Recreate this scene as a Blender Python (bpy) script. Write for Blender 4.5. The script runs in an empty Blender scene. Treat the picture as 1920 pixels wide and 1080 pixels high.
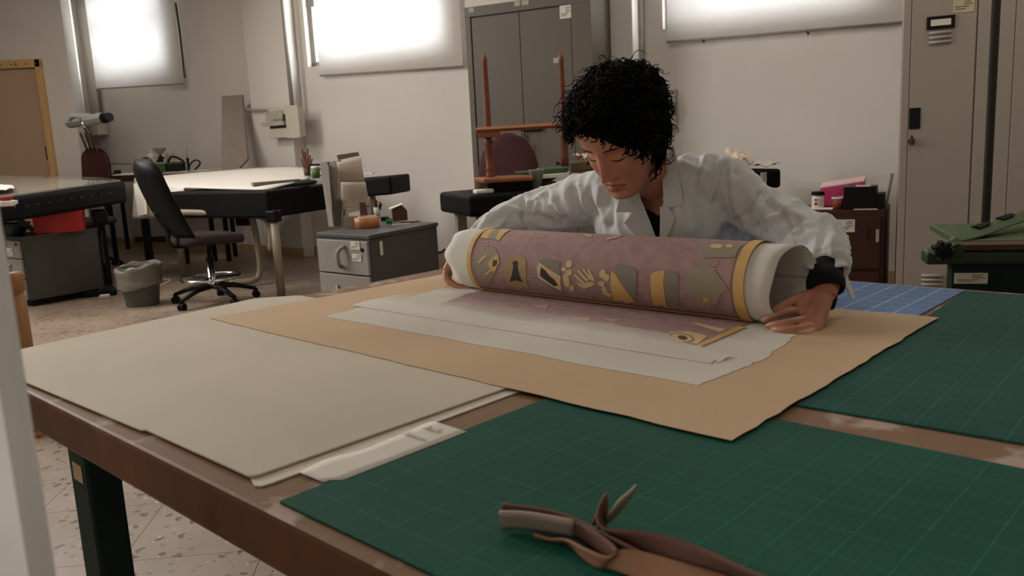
import bpy, bmesh, math, random
import numpy as np
from mathutils import Vector, Matrix, noise as mnoise
from mathutils.bvhtree import BVHTree
random.seed(4); rng = np.random.RandomState(4)
sc = bpy.context.scene
COL = sc.collection
# ------------------------------------------------------------------ camera
F = 1568.0; TH = math.radians(9.9); RO = math.radians(2.85); H = 1.12
fwd = np.array([0, math.cos(TH), -math.sin(TH)]); _u0 = np.array([0, math.sin(TH), math.cos(TH)]); _r0 = np.array([1.0, 0, 0])
cr = math.cos(RO)*_r0 - math.sin(RO)*_u0
cu = math.sin(RO)*_r0 + math.cos(RO)*_u0
CP = np.array([0, 0, H])
cd = bpy.data.cameras.new('camera'); cam = bpy.data.objects.new('camera', cd); COL.objects.link(cam)
cd.sensor_width = 36; cd.lens = F/1920*36; cd.clip_start = .05; cd.clip_end = 60
cam.matrix_world = Matrix([[cr[0], cu[0], -fwd[0], 0], [cr[1], cu[1], -fwd[1], 0], [cr[2], cu[2], -fwd[2], H], [0, 0, 0, 1]])
cd.dof.use_dof = True; cd.dof.focus_distance = 2.3; cd.dof.aperture_fstop = 9.0
sc.camera = cam
# ------------------------------------------------------------------ world, lights, exposure
w = bpy.data.worlds.new('world'); sc.world = w; w.use_nodes = True
bgn = w.node_tree.nodes['Background']; bgn.inputs[0].default_value = (.97, .98, 1, 1); bgn.inputs[1].default_value = 24.0
def area(name, loc, tgt, sx, sy, power, color):
    l = bpy.data.lights.new(name, 'AREA'); l.shape = 'RECTANGLE'; l.size = sx; l.size_y = sy; l.energy = power; l.color = color
    o = bpy.data.objects.new(name, l); COL.objects.link(o); o.location = loc
    o.rotation_euler = (Vector(tgt)-Vector(loc)).to_track_quat('-Z', 'Y').to_euler(); return o
area('light_left_window', (-5.2, 5.3, 2.85), (0.2, 1.8, .75), 2.4, 1.3, 200, (1, .98, .95))
for _x, _y, _p in ((-3.6, 7.0, 36), (-.2, 4.3, 24), (2.6, 3.0, 22), (-.9, -.6, 10)): area('light_ceiling_fill', (_x, _y, 3.3), (_x, _y, 0), 1.6, .5, _p, (1, .93, .86))  # unseen ceiling fill lights; the last one is added to brighten the near column
area('light_column_fill', (-1.9, -1.55, 1.9), (-.6, .45, .9), 1.0, 1.0, 16, (1, .98, .95))  # added fill light aimed at the near column, no window behind it
sc.view_settings.view_transform = 'Standard'; sc.view_settings.look = 'None'
sc.view_settings.exposure = 0.0; sc.view_settings.gamma = 1.0; sc.view_settings.use_curve_mapping = False
sc.cycles.use_denoising = True; sc.cycles.max_bounces = 8; sc.cycles.sample_clamp_indirect = 4
# ------------------------------------------------------------------ pixel of the 1920x1080 photo -> point in the room
def ray(u, v): return fwd + cr*(u-960)/F + cu*(540-v)/F
def P(u, v, z):
    d = ray(u, v); return CP + d*(z-H)/d[2]
def D(u, v, Y):
    d = ray(u, v); return CP + d*Y/d[1]
def V2(az): a = math.radians(az); return np.array([math.cos(a), math.sin(a), 0])
UP = np.array([0, 0, 1.0])
# ------------------------------------------------------------------ materials
def lin(c):
    if isinstance(c, str): c = [int(c[i:i+2], 16) for i in (1, 3, 5)]
    o = [((x/255)/12.92 if x/255 <= .04045 else ((x/255+.055)/1.055)**2.4) for x in c]; return (*o, 1)
MATS = {}
class NT:
    def __init__(s, m): s.t = m.node_tree; s.n = s.t.nodes; s.l = s.t.links
    def new(s, ty, ins=None, **kw):
        n = s.n.new(ty)
        for k, x in kw.items(): setattr(n, k, x)
        for k, x in (ins or {}).items():
            if isinstance(x, tuple) and len(x) == 2 and hasattr(x[0], 'outputs'): s.l.new(x[0].outputs[x[1]], n.inputs[k])
            elif hasattr(x, 'outputs'): s.l.new(x.outputs[0], n.inputs[k])
            else: n.inputs[k].default_value = x
        return n
    def mix(s, f, a, b):
        m = s.new('ShaderNodeMix', data_type='RGBA')
        for i, x in ((0, f), (6, a), (7, b)):
            if hasattr(x, 'outputs'): s.l.new(x.outputs[2] if x.bl_idname == 'ShaderNodeMix' else x.outputs[0], m.inputs[i])
            elif isinstance(x, tuple) and hasattr(x[0], 'outputs'): s.l.new(x[0].outputs[x[1]], m.inputs[i])
            else: m.inputs[i].default_value = x
        return m
    def ramp(s, src, stops):
        r = s.new('ShaderNodeValToRGB'); s.l.new(src, r.inputs[0]); e = r.color_ramp.elements
        while len(e) < len(stops): e.new(.5)
        for q, (p, c) in zip(e, stops): q.position = p; q.color = c if len(c) == 4 else (*c, 1)
        return r
def mat(key, c, rough=.6, metal=0, var=.08, scale=9, bump=0, bscale=120, spec=.4, c2=None, stretch=(1, 1, 1), sheen=0, coord='Object'):
    if key in MATS: return MATS[key]
    m = bpy.data.materials.new(key); m.use_nodes = True; t = NT(m); b = t.n['Principled BSDF']
    b.inputs['Roughness'].default_value = rough; b.inputs['Metallic'].default_value = metal; b.inputs['Specular IOR Level'].default_value = spec
    if sheen: b.inputs['Sheen Weight'].default_value = sheen
    tc = t.new('ShaderNodeTexCoord'); mp = t.new('ShaderNodeMapping', {0: (tc, coord)}); mp.inputs['Scale'].default_value = stretch
    nz = t.new('ShaderNodeTexNoise', {'Vector': mp, 'Scale': scale, 'Detail': 4.0})
    L = lin(c); hi = lin(c2) if c2 else tuple(min(1, x*(1+var)) for x in L[:3])+(1,); lo = L if c2 else tuple(x*(1-var) for x in L[:3])+(1,)
    r = t.ramp(nz.outputs[0], [(.3, lo), (.7, hi)]); t.l.new(r.outputs[0], b.inputs['Base Color'])
    if bump:
        n2 = t.new('ShaderNodeTexNoise', {'Vector': mp, 'Scale': bscale, 'Detail': 3.0})
        bp = t.new('ShaderNodeBump', {'Height': n2, 'Strength': bump, 'Distance': .002}); t.l.new(bp.outputs[0], b.inputs['Normal'])
    MATS[key] = m; return m
# ------------------------------------------------------------------ geometry collector
def rotz(a): c, s = math.cos(a), math.sin(a); return np.array([[c, -s, 0], [s, c, 0], [0, 0, 1]])
class G:
    def __init__(s): s.v = []; s.f = []
    def add(s, vs, fs):
        b = len(s.v); s.v += [tuple(map(float, x)) for x in vs]; s.f += [tuple(b+i for i in f) for f in fs]; return s
    def box(s, c, d, az=0, R=None):
        R = rotz(math.radians(az)) if R is None else R; h = np.array(d)/2
        vs = [np.array(c)+R@(h*np.array(q)) for q in ((-1,-1,-1),(1,-1,-1),(1,1,-1),(-1,1,-1),(-1,-1,1),(1,-1,1),(1,1,1),(-1,1,1))]
        return s.add(vs, [(3,2,1,0),(4,5,6,7),(0,1,5,4),(1,2,6,5),(2,3,7,6),(3,0,4,7)])
    def hexa(s, low, high):       # two quads (lists of 4 points), joined
        return s.add(list(low)+list(high), [(3,2,1,0),(4,5,6,7),(0,1,5,4),(1,2,6,5),(2,3,7,6),(3,0,4,7)])
    def prism(s, pts, off):       # polygon (3d points) extruded by vector off
        n = len(pts); q = [np.array(p)+np.array(off) for p in pts]
        return s.add(list(pts)+q, [tuple(range(n))[::-1], tuple(range(n, 2*n))]+[(i, (i+1) % n, n+(i+1) % n, n+i) for i in range(n)])
    def tube(s, pts, r, n=10, caps=True, flat=None):   # r: number, list, or list of (ra, rb)
        pts = [np.array(p, float) for p in pts]; m = len(pts); rr = [r]*m if not isinstance(r, (list, tuple, np.ndarray)) else list(r)
        T = [pts[min(i+1, m-1)]-pts[max(i-1, 0)] for i in range(m)]; T = [t/(np.linalg.norm(t)+1e-9) for t in T]
        ref = np.array(flat, float) if flat is not None else (UP if abs(T[0][2]) < .9 else np.array([1.0, 0, 0]))
        A = np.cross(T[0], ref); A /= np.linalg.norm(A)+1e-9; vs = []
        for i in range(m):
            if flat is not None: A = np.cross(T[i], ref)
            A = A - T[i]*(A@T[i]); A /= np.linalg.norm(A)+1e-9; B = np.cross(A, T[i])
            ra, rb = (rr[i], rr[i]) if np.isscalar(rr[i]) else rr[i]
            for k in range(n): a = 2*math.pi*k/n; vs.append(pts[i]+A*ra*math.cos(a)+B*rb*math.sin(a))
        fs = [(i*n+k, i*n+(k+1) % n, (i+1)*n+(k+1) % n, (i+1)*n+k) for i in range(m-1) for k in range(n)]
        if caps: fs += [tuple(range(n))[::-1], tuple(range((m-1)*n, m*n))]
        return s.add(vs, fs)
    def lathe(s, c, prof, n=24, axis=None):
        c = np.array(c, float)
        if axis is None: X, Y, Z = np.eye(3)
        else:
            Z = np.array(axis, float); Z /= np.linalg.norm(Z); X = np.cross(Z, UP if abs(Z[2]) < .9 else np.array([1.0, 0, 0])); X /= np.linalg.norm(X); Y = np.cross(Z, X)
        vs = []; m = len(prof)
        for r, z in prof:
            for k in range(n): a = 2*math.pi*k/n; vs.append(c+X*r*math.cos(a)+Y*r*math.sin(a)+Z*z)
        fs = [(i*n+k, i*n+(k+1) % n, (i+1)*n+(k+1) % n, (i+1)*n+k) for i in range(m-1) for k in range(n)]
        if prof[0][0] > 1e-4: fs.append(tuple(range(n))[::-1])
        if prof[-1][0] > 1e-4: fs.append(tuple(range((m-1)*n, m*n)))
        return s.add(vs, fs)
    def ell(s, c, r, R=None, nu=20, nv=12):
        c = np.array(c, float); R = np.eye(3) if R is None else R; vs = []
        for j in range(1, nv):
            t = math.pi*j/nv
            for k in range(nu): a = 2*math.pi*k/nu; vs.append(c+R@(np.array(r)*np.array([math.sin(t)*math.cos(a), math.sin(t)*math.sin(a), math.cos(t)])))
        vs += [c+R@(np.array(r)*UP), c-R@(np.array(r)*UP)]; b = (nv-1)*nu
        fs = [(j*nu+k, (j+1)*nu+k, (j+1)*nu+(k+1) % nu, j*nu+(k+1) % nu) for j in range(nv-2) for k in range(nu)]
        fs += [(b, k, (k+1) % nu) for k in range(nu)]+[(b+1, (nv-2)*nu+(k+1) % nu, (nv-2)*nu+k) for k in range(nu)]
        return s.add(vs, fs)
    def grid(s, fn, nu, nv):
        vs = [fn(i/nu, j/nv) for j in range(nv+1) for i in range(nu+1)]
        return s.add(vs, [(j*(nu+1)+i, j*(nu+1)+i+1, (j+1)*(nu+1)+i+1, (j+1)*(nu+1)+i) for j in range(nv) for i in range(nu)])
    def obj(s, name, m, parent=None, smooth=False, bevel=0, solid=0, seg=2, sub=0, off=0):
        vs = np.array(s.v); org = np.zeros(3)
        if parent is None: org = np.array([(vs[:, 0].min()+vs[:, 0].max())/2, (vs[:, 1].min()+vs[:, 1].max())/2, vs[:, 2].min()])
        me = bpy.data.meshes.new(name); me.from_pydata([tuple(x) for x in vs-org], [], s.f); me.update()
        bm = bmesh.new(); bm.from_mesh(me); bmesh.ops.recalc_face_normals(bm, faces=bm.faces); bm.to_mesh(me); bm.free()
        me.materials.append(m)
        if smooth: me.polygons.foreach_set('use_smooth', [True]*len(me.polygons))
        o = bpy.data.objects.new(name, me); COL.objects.link(o); o.location = org
        if parent is not None:
            o.parent = parent; o.matrix_parent_inverse = Matrix.Translation(-Vector(WLOC(parent)))
        if solid: q = o.modifiers.new('solid', 'SOLIDIFY'); q.thickness = solid; q.offset = off
        if bevel: q = o.modifiers.new('bevel', 'BEVEL'); q.width = bevel; q.segments = seg; q.limit_method = 'ANGLE'; q.angle_limit = .6
        if sub: q = o.modifiers.new('sub', 'SUBSURF'); q.levels = sub; q.render_levels = sub
        return o
def WLOC(o):
    l = Vector(o['wl']) if 'wl' in o else Vector(o.location); return l
def thing(name, label, cat, loc, group=None):
    o = bpy.data.objects.new(name, None); COL.objects.link(o); o.location = tuple(map(float, loc)); o.empty_display_size = .05
    o['label'] = label; o['category'] = cat
    if group: o['group'] = group
    return o
def tag(o, label, cat, group=None):
    o['label'] = label; o['category'] = cat
    if group: o['group'] = group
    return o
def struct(o): o['kind'] = 'structure'; return o
def part(g, name, m, par, **k):      # a part: its mesh keeps world coordinates, its origin moved to the parent
    o = g.obj(name, m, None, **k); wl = np.array(o.location)
    p = Vector((0, 0, 0)); q = par
    while q is not None: p += q.location; q = q.parent
    o.parent = par; o.location = Vector(wl)-p; return o
def lerp(a, b, t): return np.array(a)*(1-t)+np.array(b)*t
def smoothpath(pts, n=6):
    pts = [np.array(p, float) for p in pts]; out = []
    for i in range(len(pts)-1):
        p0, p1, p2, p3 = pts[max(i-1, 0)], pts[i], pts[i+1], pts[min(i+2, len(pts)-1)]
        for k in range(n):
            t = k/n; out.append(.5*((2*p1)+(-p0+p2)*t+(2*p0-5*p1+4*p2-p3)*t*t+(-p0+3*p1-3*p2+p3)*t**3))
    return out+[pts[-1]]
def plate(c, ex, ey, w_, h_, nrm, th):  # thin box centred c spanned by ex, ey
    c = np.array(c); a, b = np.array(ex)*w_/2, np.array(ey)*h_/2
    return G().prism([c-a-b, c+a-b, c+a+b, c-a+b], np.array(nrm)*th)
# ================================================================== SETTING
M_wall = mat('wall_plaster', '#d0c9c0', .85, var=.035, scale=1.6, bump=.25, bscale=60)
M_ceil = mat('ceiling_plaster', '#d8d2ca', .9)
AZW = -35.0; ew = V2(AZW); nw = V2(AZW-90); pw = np.array([-.806, 8.168, 0])
def NW(u, v, off=0):
    d = ray(u, v); p = pw+nw*off; return CP+d*(((p-CP)@nw)/(d@nw))
def WP(s, z, off=0): return pw+ew*s+nw*off+UP*z
def wbox(g, s0, s1, z0, z1, o0, o1): return g.hexa([WP(s0, z0, o1), WP(s1, z0, o1), WP(s1, z0, o0), WP(s0, z0, o0)], [WP(s0, z1, o1), WP(s1, z1, o1), WP(s1, z1, o0), WP(s0, z1, o0)])
ZC = 3.45
# floor: terrazzo, the nearest tiles in view one by one, the rest joined
mf = bpy.data.materials.new('terrazzo'); mf.use_nodes = True; t = NT(mf); b = t.n['Principled BSDF']; b.inputs['Roughness'].default_value = .38
ge = t.new('ShaderNodeNewGeometry')
n1 = t.new('ShaderNodeTexNoise', {'Vector': (ge, 'Position'), 'Scale': 3.0, 'Detail': 5.0}); base = t.ramp(n1.outputs[0], [(.3, lin('#7f6e5d')), (.7, lin('#948270'))])
wn = t.new('ShaderNodeTexNoise', {'Vector': (ge, 'Position'), 'Scale': 26.0, 'Detail': 3.0}); 
vm = t.new('ShaderNodeVectorMath', operation='MULTIPLY_ADD'); t.l.new(wn.outputs[1], vm.inputs[0]); vm.inputs[1].default_value = (.05,)*3; t.l.new(ge.outputs['Position'], vm.inputs[2])
cur = base
for sc_, thr, rand, c_ in ((46, .2, .74, '#b8a99a'), (32, .27, .62, '#6f574a'), (23, .28, .54, '#4a3022')):
    v1 = t.new('ShaderNodeTexVoronoi', {'Vector': vm, 'Scale': float(sc_)})
    lt = t.new('ShaderNodeMath', {0: (v1, 'Distance'), 1: thr}, operation='LESS_THAN'); sp = t.new('ShaderNodeSeparateColor', {0: (v1, 'Color')})
    gt = t.new('ShaderNodeMath', {0: sp, 1: rand}, operation='GREATER_THAN'); mu = t.new('ShaderNodeMath', {0: lt, 1: gt}, operation='MULTIPLY')
    cur = t.mix(mu, cur, lin(c_))
t.l.new(cur.outputs[2], b.inputs['Base Color'])
def ywall(x, o=-.2): return (pw+ew*((x-pw[0])/ew[0]))[1]-o
ROOM = [(-9, -1.7), (5.1, -1.7), (5.1, ywall(5.1)), (-9, ywall(-9))]
g = G().prism([(x, y, -.055) for x, y in ROOM], UP*.05); floor = struct(g.obj('floor', mat('grout', '#8f7d6e', .9)))
ang = 5.0; ta, tb_ = V2(ang), V2(ang+90); S = .4; cand = []
for i in range(-30, 14):
    for j in range(0, 36):
        c = ta*(i*S+.05)+tb_*(j*S+.1); q = c-CP; z = q@fwd
        if z < .4: continue
        u, v_ = 960+F*(q@cr)/z, 540-F*(q@cu)/z
        s_ = (c-pw)@nw
        if -150 < u < 900 and 380 < v_ < 1200 and s_ > -.1: cand.append((z, c))
cand.sort(key=lambda x: x[0])
tg = G().box((0, 0, .0), (S-.0018, S-.0018, .008), ang); vs = np.array(tg.v)
me = bpy.data.meshes.new('tile'); me.from_pydata(tg.v, [], tg.f); me.materials.append(mf)
for z, c in cand[:290]:
    o = bpy.data.objects.new('tile', me); COL.objects.link(o); o.parent = floor; o.location = Vector(c)-floor.location
rest = G(); near = {tuple(np.round(c[:2], 3)) for z, c in cand[:290]}
for i in range(-34, 20):
    for j in range(-4, 38):
        c = ta*(i*S+.05)+tb_*(j*S+.1)
        if tuple(np.round(c[:2], 3)) not in near and -8.9 < c[0] < 5 and -1.6 < c[1] and (c-pw)@nw > -.2: rest.box(c, (S-.0018, S-.0018, .008), ang)
o = part(rest, 'distant_tiles', mf, floor); o['kind'] = 'stuff'
struct(G().prism([(x, y, ZC) for x, y in ROOM], UP*.1).obj('ceiling', M_ceil))
# back wall with three window openings (niche plane) and pilasters standing proud of it
WIN = [(-5.45, -3.74, 2.17, 3.25), (-1.47, .44, 1.99, 3.25), (2.53, 4.12, 1.92, 3.25)]
g = G(); s_prev = -9.5
for a0, a1, z0, z1 in WIN:
    wbox(g, s_prev, a0, 0, ZC, -.14, 0); wbox(g, a0, a1, 0, z0, -.14, 0); wbox(g, a0, a1, z1, ZC, -.14, 0); s_prev = a1
wbox(g, s_prev, 8.0, 0, ZC, -.14, 0)
struct(g.obj('wall_back', M_wall))
struct(wbox(G(), -3.42, -2.25, 0, ZC, 0, .07).obj('trim_1', M_wall))
struct(wbox(G(), -2.25, -1.62, 0, ZC, 0, .16).obj('trim_2', M_wall, bevel=.01))
struct(wbox(G(), .74, (NW(1186, 60, .16)-pw)@ew, 0, ZC, 0, .16).obj('trim_3', M_wall, bevel=.01))
struct(wbox(G(), -9, -5.75, 0, ZC, 0, .16).obj('trim_4', M_wall))
# wall with the door (stands forward of the window wall) and the outer walls
xd = D(146, 250, 9.6)[0]
_q = NW(167, 250, .01); struct(G().prism([(-9, 9.6, 0), (xd, 9.6, 0), (_q[0], _q[1], 0), (-9, ywall(-9), 0)], UP*ZC).obj('wall_left', M_wall))
struct(G().box((-9.05, 4.5, ZC/2), (.1, 12.5, ZC)).obj('wall_far_left', M_wall))
struct(G().box((5.1, 2.0, ZC/2), (.1, 7.5, ZC)).obj('wall_right', M_wall))
struct(G().box((-2, -1.75, ZC/2), (14.3, .1, ZC)).obj('wall_front', M_wall))
# near column at the left edge of the picture
pe = D(62, 800, .47)
struct(G().prism([(pe[0], .47, 0), (pe[0]*.9, .40, 0), (pe[0]-.5, .40, 0), (pe[0]-.5, .47, 0)], (0, 0, 2.7)).obj('trim_5', mat('column_paint', '#efeee8', .7)))
# skirting
M_sk = mat('skirting_tile', '#a88d6b', .5, var=.12, scale=5)
for i, (a0, a1, o1) in enumerate(((-5.75, -3.42, .012), (-3.42, -2.25, .082), (-2.25, -1.61, .172), (-1.62, .74, .012), (.74, 2.2, .172), (2.2, 5.5, .012))):
    bb = wbox(G(), a0, a1, 0, .03, o1-.012, o1).obj('baseboard_%d' % (i+1), M_sk); struct(bb)
    n = max(1, int((a1-a0)/.33))
    for k in range(n): part(wbox(G(), a0+(a1-a0)*k/n+.002, a0+(a1-a0)*(k+1)/n-.002, .0, .105, o1-.012, o1+.002), 'skirting_tile', M_sk, bb)
# door
M_dw = mat('door_leaf', '#ab9076', .55, var=.06, scale=2, stretch=(1, 1, .2)); M_df = mat('door_frame', '#c09a66', .5, var=.1, scale=4)
yd = 9.6
pt = D(75, 112, yd); pb = D(108, 333, yd); xr = (pt[0]+pb[0])/2+.02; zt = pt[2]
door = thing('door', 'tan flush door in a pale wooden frame', 'door', (xr-.5, yd-.03, 0)); door.name = 'door_1'; door['kind'] = 'structure'; del door['label']; del door['category']
part(G().box((xr-.06-.45, yd-.02, (zt-.1)/2), (.9, .03, zt-.1)), 'door_leaf', M_dw, door)
part(G().box((xr-.03, yd-.035, zt/2), (.06, .07, zt)), 'door_jamb', M_df, door, bevel=.004)
part(G().box((xr-.99, yd-.035, zt/2), (.06, .07, zt)), 'door_jamb', M_df, door, bevel=.004)
hd = part(G().box((xr-.51, yd-.035, zt-.04), (1.02, .07, .09)), 'door_head', M_df, door, bevel=.004)
wr = G()
for k in range(9): wr.box((xr-.8+.09*k+.02*(k % 3), yd-.072, zt-.045), (.02+.015*(k % 2), .002, .012+.02*(k % 3 == 0)))
part(wr, 'faded_marks', mat('faded_ink', '#6b5740', .8), door)
ph = D(92, 287, yd-.03); part(G().box(ph, (.06, .04, .16)), 'door_handle', mat('black_plastic', '#0d0b0a', .5, spec=.2), door, bevel=.01)
# windows: frame, roller shutter slats, glass, fabric roller blind in front
M_al = mat('window_frame', '#8f8a84', .5); M_hem = mat('blind_bar', '#8f8780', .5)
mb = bpy.data.materials.new('blind_fabric'); mb.use_nodes = True; t = NT(mb); t.n.clear()
out = t.new('ShaderNodeOutputMaterial'); df = t.new('ShaderNodeBsdfDiffuse', {0: lin('#dcd3c8')}); tr = t.new('ShaderNodeBsdfTranslucent', {0: (.85, .84, .84, 1)}); mx = t.new('ShaderNodeMixShader', {0: .6, 1: df, 2: tr}); t.l.new(mx.outputs[0], out.inputs[0])
mg = bpy.data.materials.new('window_glass'); mg.use_nodes = True; t = NT(mg); t.n.clear(); out = t.new('ShaderNodeOutputMaterial'); tp = t.new('ShaderNodeBsdfTransparent', {0: (.95, .97, .97, 1)}); gl = t.new('ShaderNodeBsdfGlossy', {1: .03}); mx = t.new('ShaderNodeMixShader', {0: .05, 1: tp, 2: gl}); t.l.new(mx.outputs[0], out.inputs[0])
BL = [((181, 167), (344, 157), .10, ((.0, .33, 2.72),)), ((600, 142), (868, 124.5), .05, ((.0, .3, 2.5),)), ((1251, 79), (1692, 42), .05, ())]
for i, ((a0, a1, z0, z1), (pl, pr, of, rails)) in enumerate(zip(WIN, BL)):
    wn_ = bpy.data.objects.new('window_%d' % (i+1), None); COL.objects.link(wn_); wn_['kind'] = 'structure'; wn_.location = tuple(WP((a0+a1)/2, z0, -.15))
    fr = G(); 
    for q in ((a0, a0+.06, z0, z1), (a1-.06, a1, z0, z1), (a0, a1, z0, z0+.05), (a0, a1, z1-.05, z1)): wbox(fr, *q, -.11, -.06)
    part(fr, 'window_frame', M_al, wn_)
    part(wbox(G(), a0, a1, (z0+.60), (z0+.68), -.11, -.05), 'transom', M_al, wn_)
    part(wbox(G(), a0+.05, a1-.05, z0+.04, z1-.04, -.09, -.085), 'pane', mg, wn_)
    for k in range(5): part(wbox(G(), a0, a0+.34, z0+.03+.055*k, z0+.03+.055*k+.022, -.13, -.12), 'shutter_slat', M_al, wn_)
    A, B = NW(*pl, of), NW(*pr, of); A2 = A.copy(); B2 = B.copy(); A2[2] = B2[2] = 3.3
    tr_ = thing('roller_blind', ('white roller blind glowing over the left window by the desk lamp', 'white roller blind glowing over the middle window beside the tall grey cabinet', 'wide white roller blind glowing above the bent woman, next to the lockers')[i], 'blind', (A+B)/2, 'roller blinds over the windows')
    part(G().prism([A, B, B2, A2], nw*.002), 'blind_fabric', mb, tr_)
    part(G().tube([A, B], .009, 8), 'bottom_bar', M_hem, tr_, smooth=True)
    part(G().tube([A2+UP*.03, B2+UP*.03], .03, 12), 'roller_tube', M_hem, tr_, smooth=True)
    if i == 0: part(G().tube([NW(329, 5, .1), NW(337, 60, .1), NW(345, 133, .1), NW(347, 146, .1)], .012, 6), 'pull_chain', mat('dark_chain', '#3a3330', .5), tr_)
    if i == 2:
        for q in ((1320, 80), (1516, 65)): part(G().tube([NW(*q, .05), NW(q[0]-3, q[1]-8, .05)], .008, 6), 'hook', mat('dark_chain', '#3a3330', .5), tr_)
# ================================================================== WORK TABLE
O = np.array([.48, 1.563, .75]); d1 = V2(46.3); d2 = V2(136.3); ZT = .75
def TB(a, b, z=ZT): return O-d1*a+d2*b+UP*(z-ZT)
def trect(g, a0, a1, b0, b1, z0, z1): return g.prism([TB(a0, b0, z0), TB(a1, b0, z0), TB(a1, b1, z0), TB(a0, b1, z0)], UP*(z1-z0))
mw = bpy.data.materials.new('worn_wood'); mw.use_nodes = True; t = NT(mw); b = t.n['Principled BSDF']; b.inputs['Roughness'].default_value = .6; b.inputs['Specular IOR Level'].default_value = .2
tc = t.new('ShaderNodeTexCoord'); mp = t.new('ShaderNodeMapping', {0: (tc, 'Object')}); mp.inputs['Rotation'].default_value = (0, 0, math.radians(46.3)); mp.inputs['Scale'].default_value = (14, 1.2, 8)
mp.inputs['Rotation'].default_value = (0, 0, -math.radians(136.3)); mp.inputs['Scale'].default_value = (.5, 6, 2.5)
nz = t.new('ShaderNodeTexNoise', {'Vector': mp, 'Scale': 3.0, 'Detail': 6.0}); wd = t.ramp(nz.outputs[0], [(.25, lin('#432612')), (.75, lin('#664021'))])
n2 = t.new('ShaderNodeTexNoise', {'Vector': (tc, 'Object'), 'Scale': 13.0, 'Detail': 8.0}); ms = t.ramp(n2.outputs[0], [(.56, (0, 0, 0, 1)), (.64, (.8, .8, .8, 1))])
sx = t.new('ShaderNodeSeparateXYZ', {0: (t.new('ShaderNodeNewGeometry'), 'Normal')}); up_ = t.new('ShaderNodeMath', {0: (sx, 2), 1: .5}, operation='GREATER_THAN'); mm = t.new('ShaderNodeMath', {0: ms, 1: up_}, operation='MULTIPLY')
upc = t.mix(up_, wd, lin('#94765a')); upc2 = t.new('ShaderNodeMix', data_type='RGBA', blend_type='MIX'); upc2.inputs[0].default_value = .6; t.l.new(wd.outputs[0], upc2.inputs[6]); t.l.new(upc.outputs[2], upc2.inputs[7])
cm = t.mix(mm, upc2, lin('#b5a093')); t.l.new(cm.outputs[2], b.inputs['Base Color'])
bp = t.new('ShaderNodeBump', {'Height': nz, 'Strength': .25, 'Distance': .003}); t.l.new(bp.outputs[0], b.inputs['Normal'])
table = thing('work_table', 'large wooden work table on dark green metal legs, covered with boards and mats', 'table', TB(.26, .1, 0))
part(trect(G(), -.545, 1.05, -1.45, 1.165, ZT-.066, ZT), 'tabletop', mw, table, bevel=.006)
M_gl = mat('green_enamel_dark', '#142219', .65, var=.1, spec=.15)
for k, (a, b_) in enumerate(((.911, .941), (-.4, .95), (.911, -1.25), (-.4, -1.25))):
    L = part(trect(G(), a-.032, a+.032, b_-.045, b_+.045, .0, ZT-.066), 'leg', M_gl, table, bevel=.006)
    if k == 0: part(plate((lambda r_: CP+r_*(((TB(.9433, .86)-CP)@d1)/(r_@d1)))(ray(146, 886)), d2, UP, .045, .035, -d1, .001), 'leg_sticker', mat('tan_label', '#a98a68', .7), L)
for a0, a1, b0, b1 in ((.89, .93, -1.2, .896), (-.42, -.38, -1.2, .9), (-.365, .879, .92, .96)): part(trect(G(), a0, a1, b0, b1, ZT-.13, ZT-.066), 'rail', M_gl, table)
# cutting mats with printed grids
def grid_mat(key, c, lc, s_, w_, f1, s2, w2, f2, org, az):
    m = bpy.data.materials.new(key); m.use_nodes = True; t = NT(m); b = t.n['Principled BSDF']; b.inputs['Roughness'].default_value = .7; b.inputs['Specular IOR Level'].default_value = .16
    ge = t.new('ShaderNodeNewGeometry'); mp = t.new('ShaderNodeMapping', {0: (ge, 'Position')}, vector_type='TEXTURE'); mp.inputs['Location'].default_value = org; mp.inputs['Rotation'].default_value = (0, 0, math.radians(az))
    sp = t.new('ShaderNodeSeparateXYZ', {0: mp}); nz = t.new('ShaderNodeTexNoise', {'Vector': mp, 'Scale': 5.0, 'Detail': 5.0}); cur = t.ramp(nz.outputs[0], [(.3, tuple(x*.9 for x in lin(c)[:3])+(1,)), (.75, tuple(x*1.13+.004 for x in lin(c)[:3])+(1,))])
    n3 = t.new('ShaderNodeTexNoise', {'Vector': mp, 'Scale': 40.0})
    for s, wd, f, axs in ((s2, w2, f2, (0, 1)), (s_, w_, f1, (0, 1))):
        for ax in axs:
            ff = f[ax] if isinstance(f, tuple) else f
            dv = t.new('ShaderNodeMath', {0: (sp, ax), 1: s}, operation='DIVIDE'); fr = t.new('ShaderNodeMath', {0: dv}, operation='FRACT'); sb = t.new('ShaderNodeMath', {0: fr, 1: .5}, operation='SUBTRACT'); ab = t.new('ShaderNodeMath', {0: sb}, operation='ABSOLUTE')
            gt = t.new('ShaderNodeMath', {0: ab, 1: .5-wd/(2*s)}, operation='GREATER_THAN'); mu = t.new('ShaderNodeMath', {0: gt, 1: ff}, operation='MULTIPLY'); m2 = t.new('ShaderNodeMath', {0: mu, 1: n3}, operation='MULTIPLY'); cur = t.mix(m2, cur, lin(lc))
    t.l.new(cur.outputs[2], b.inputs['Base Color']); return m
mg1 = grid_mat('green_mat_near', '#0f4a3a', '#35806a', .05, .0011, (.75, .75), .01, .0007, (.32, .0), tuple(TB(.491, .0405)), 136.3)
mg2 = grid_mat('green_mat_right', '#124a3d', '#418b78', .05, .0011, (.75, .75), .01, .0007, (.32, .0), tuple(TB(-.506, -.214)), 138.9)
mbl = grid_mat('blue_mat', '#5b7ba6', '#e6eef6', .05, .0022, (1.1, .5), .01, .001, (.0, .75), tuple(TB(-.511, -.215)), 136.3)
M_em = mat('mat_edge', '#2a5a44', .6)
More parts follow.
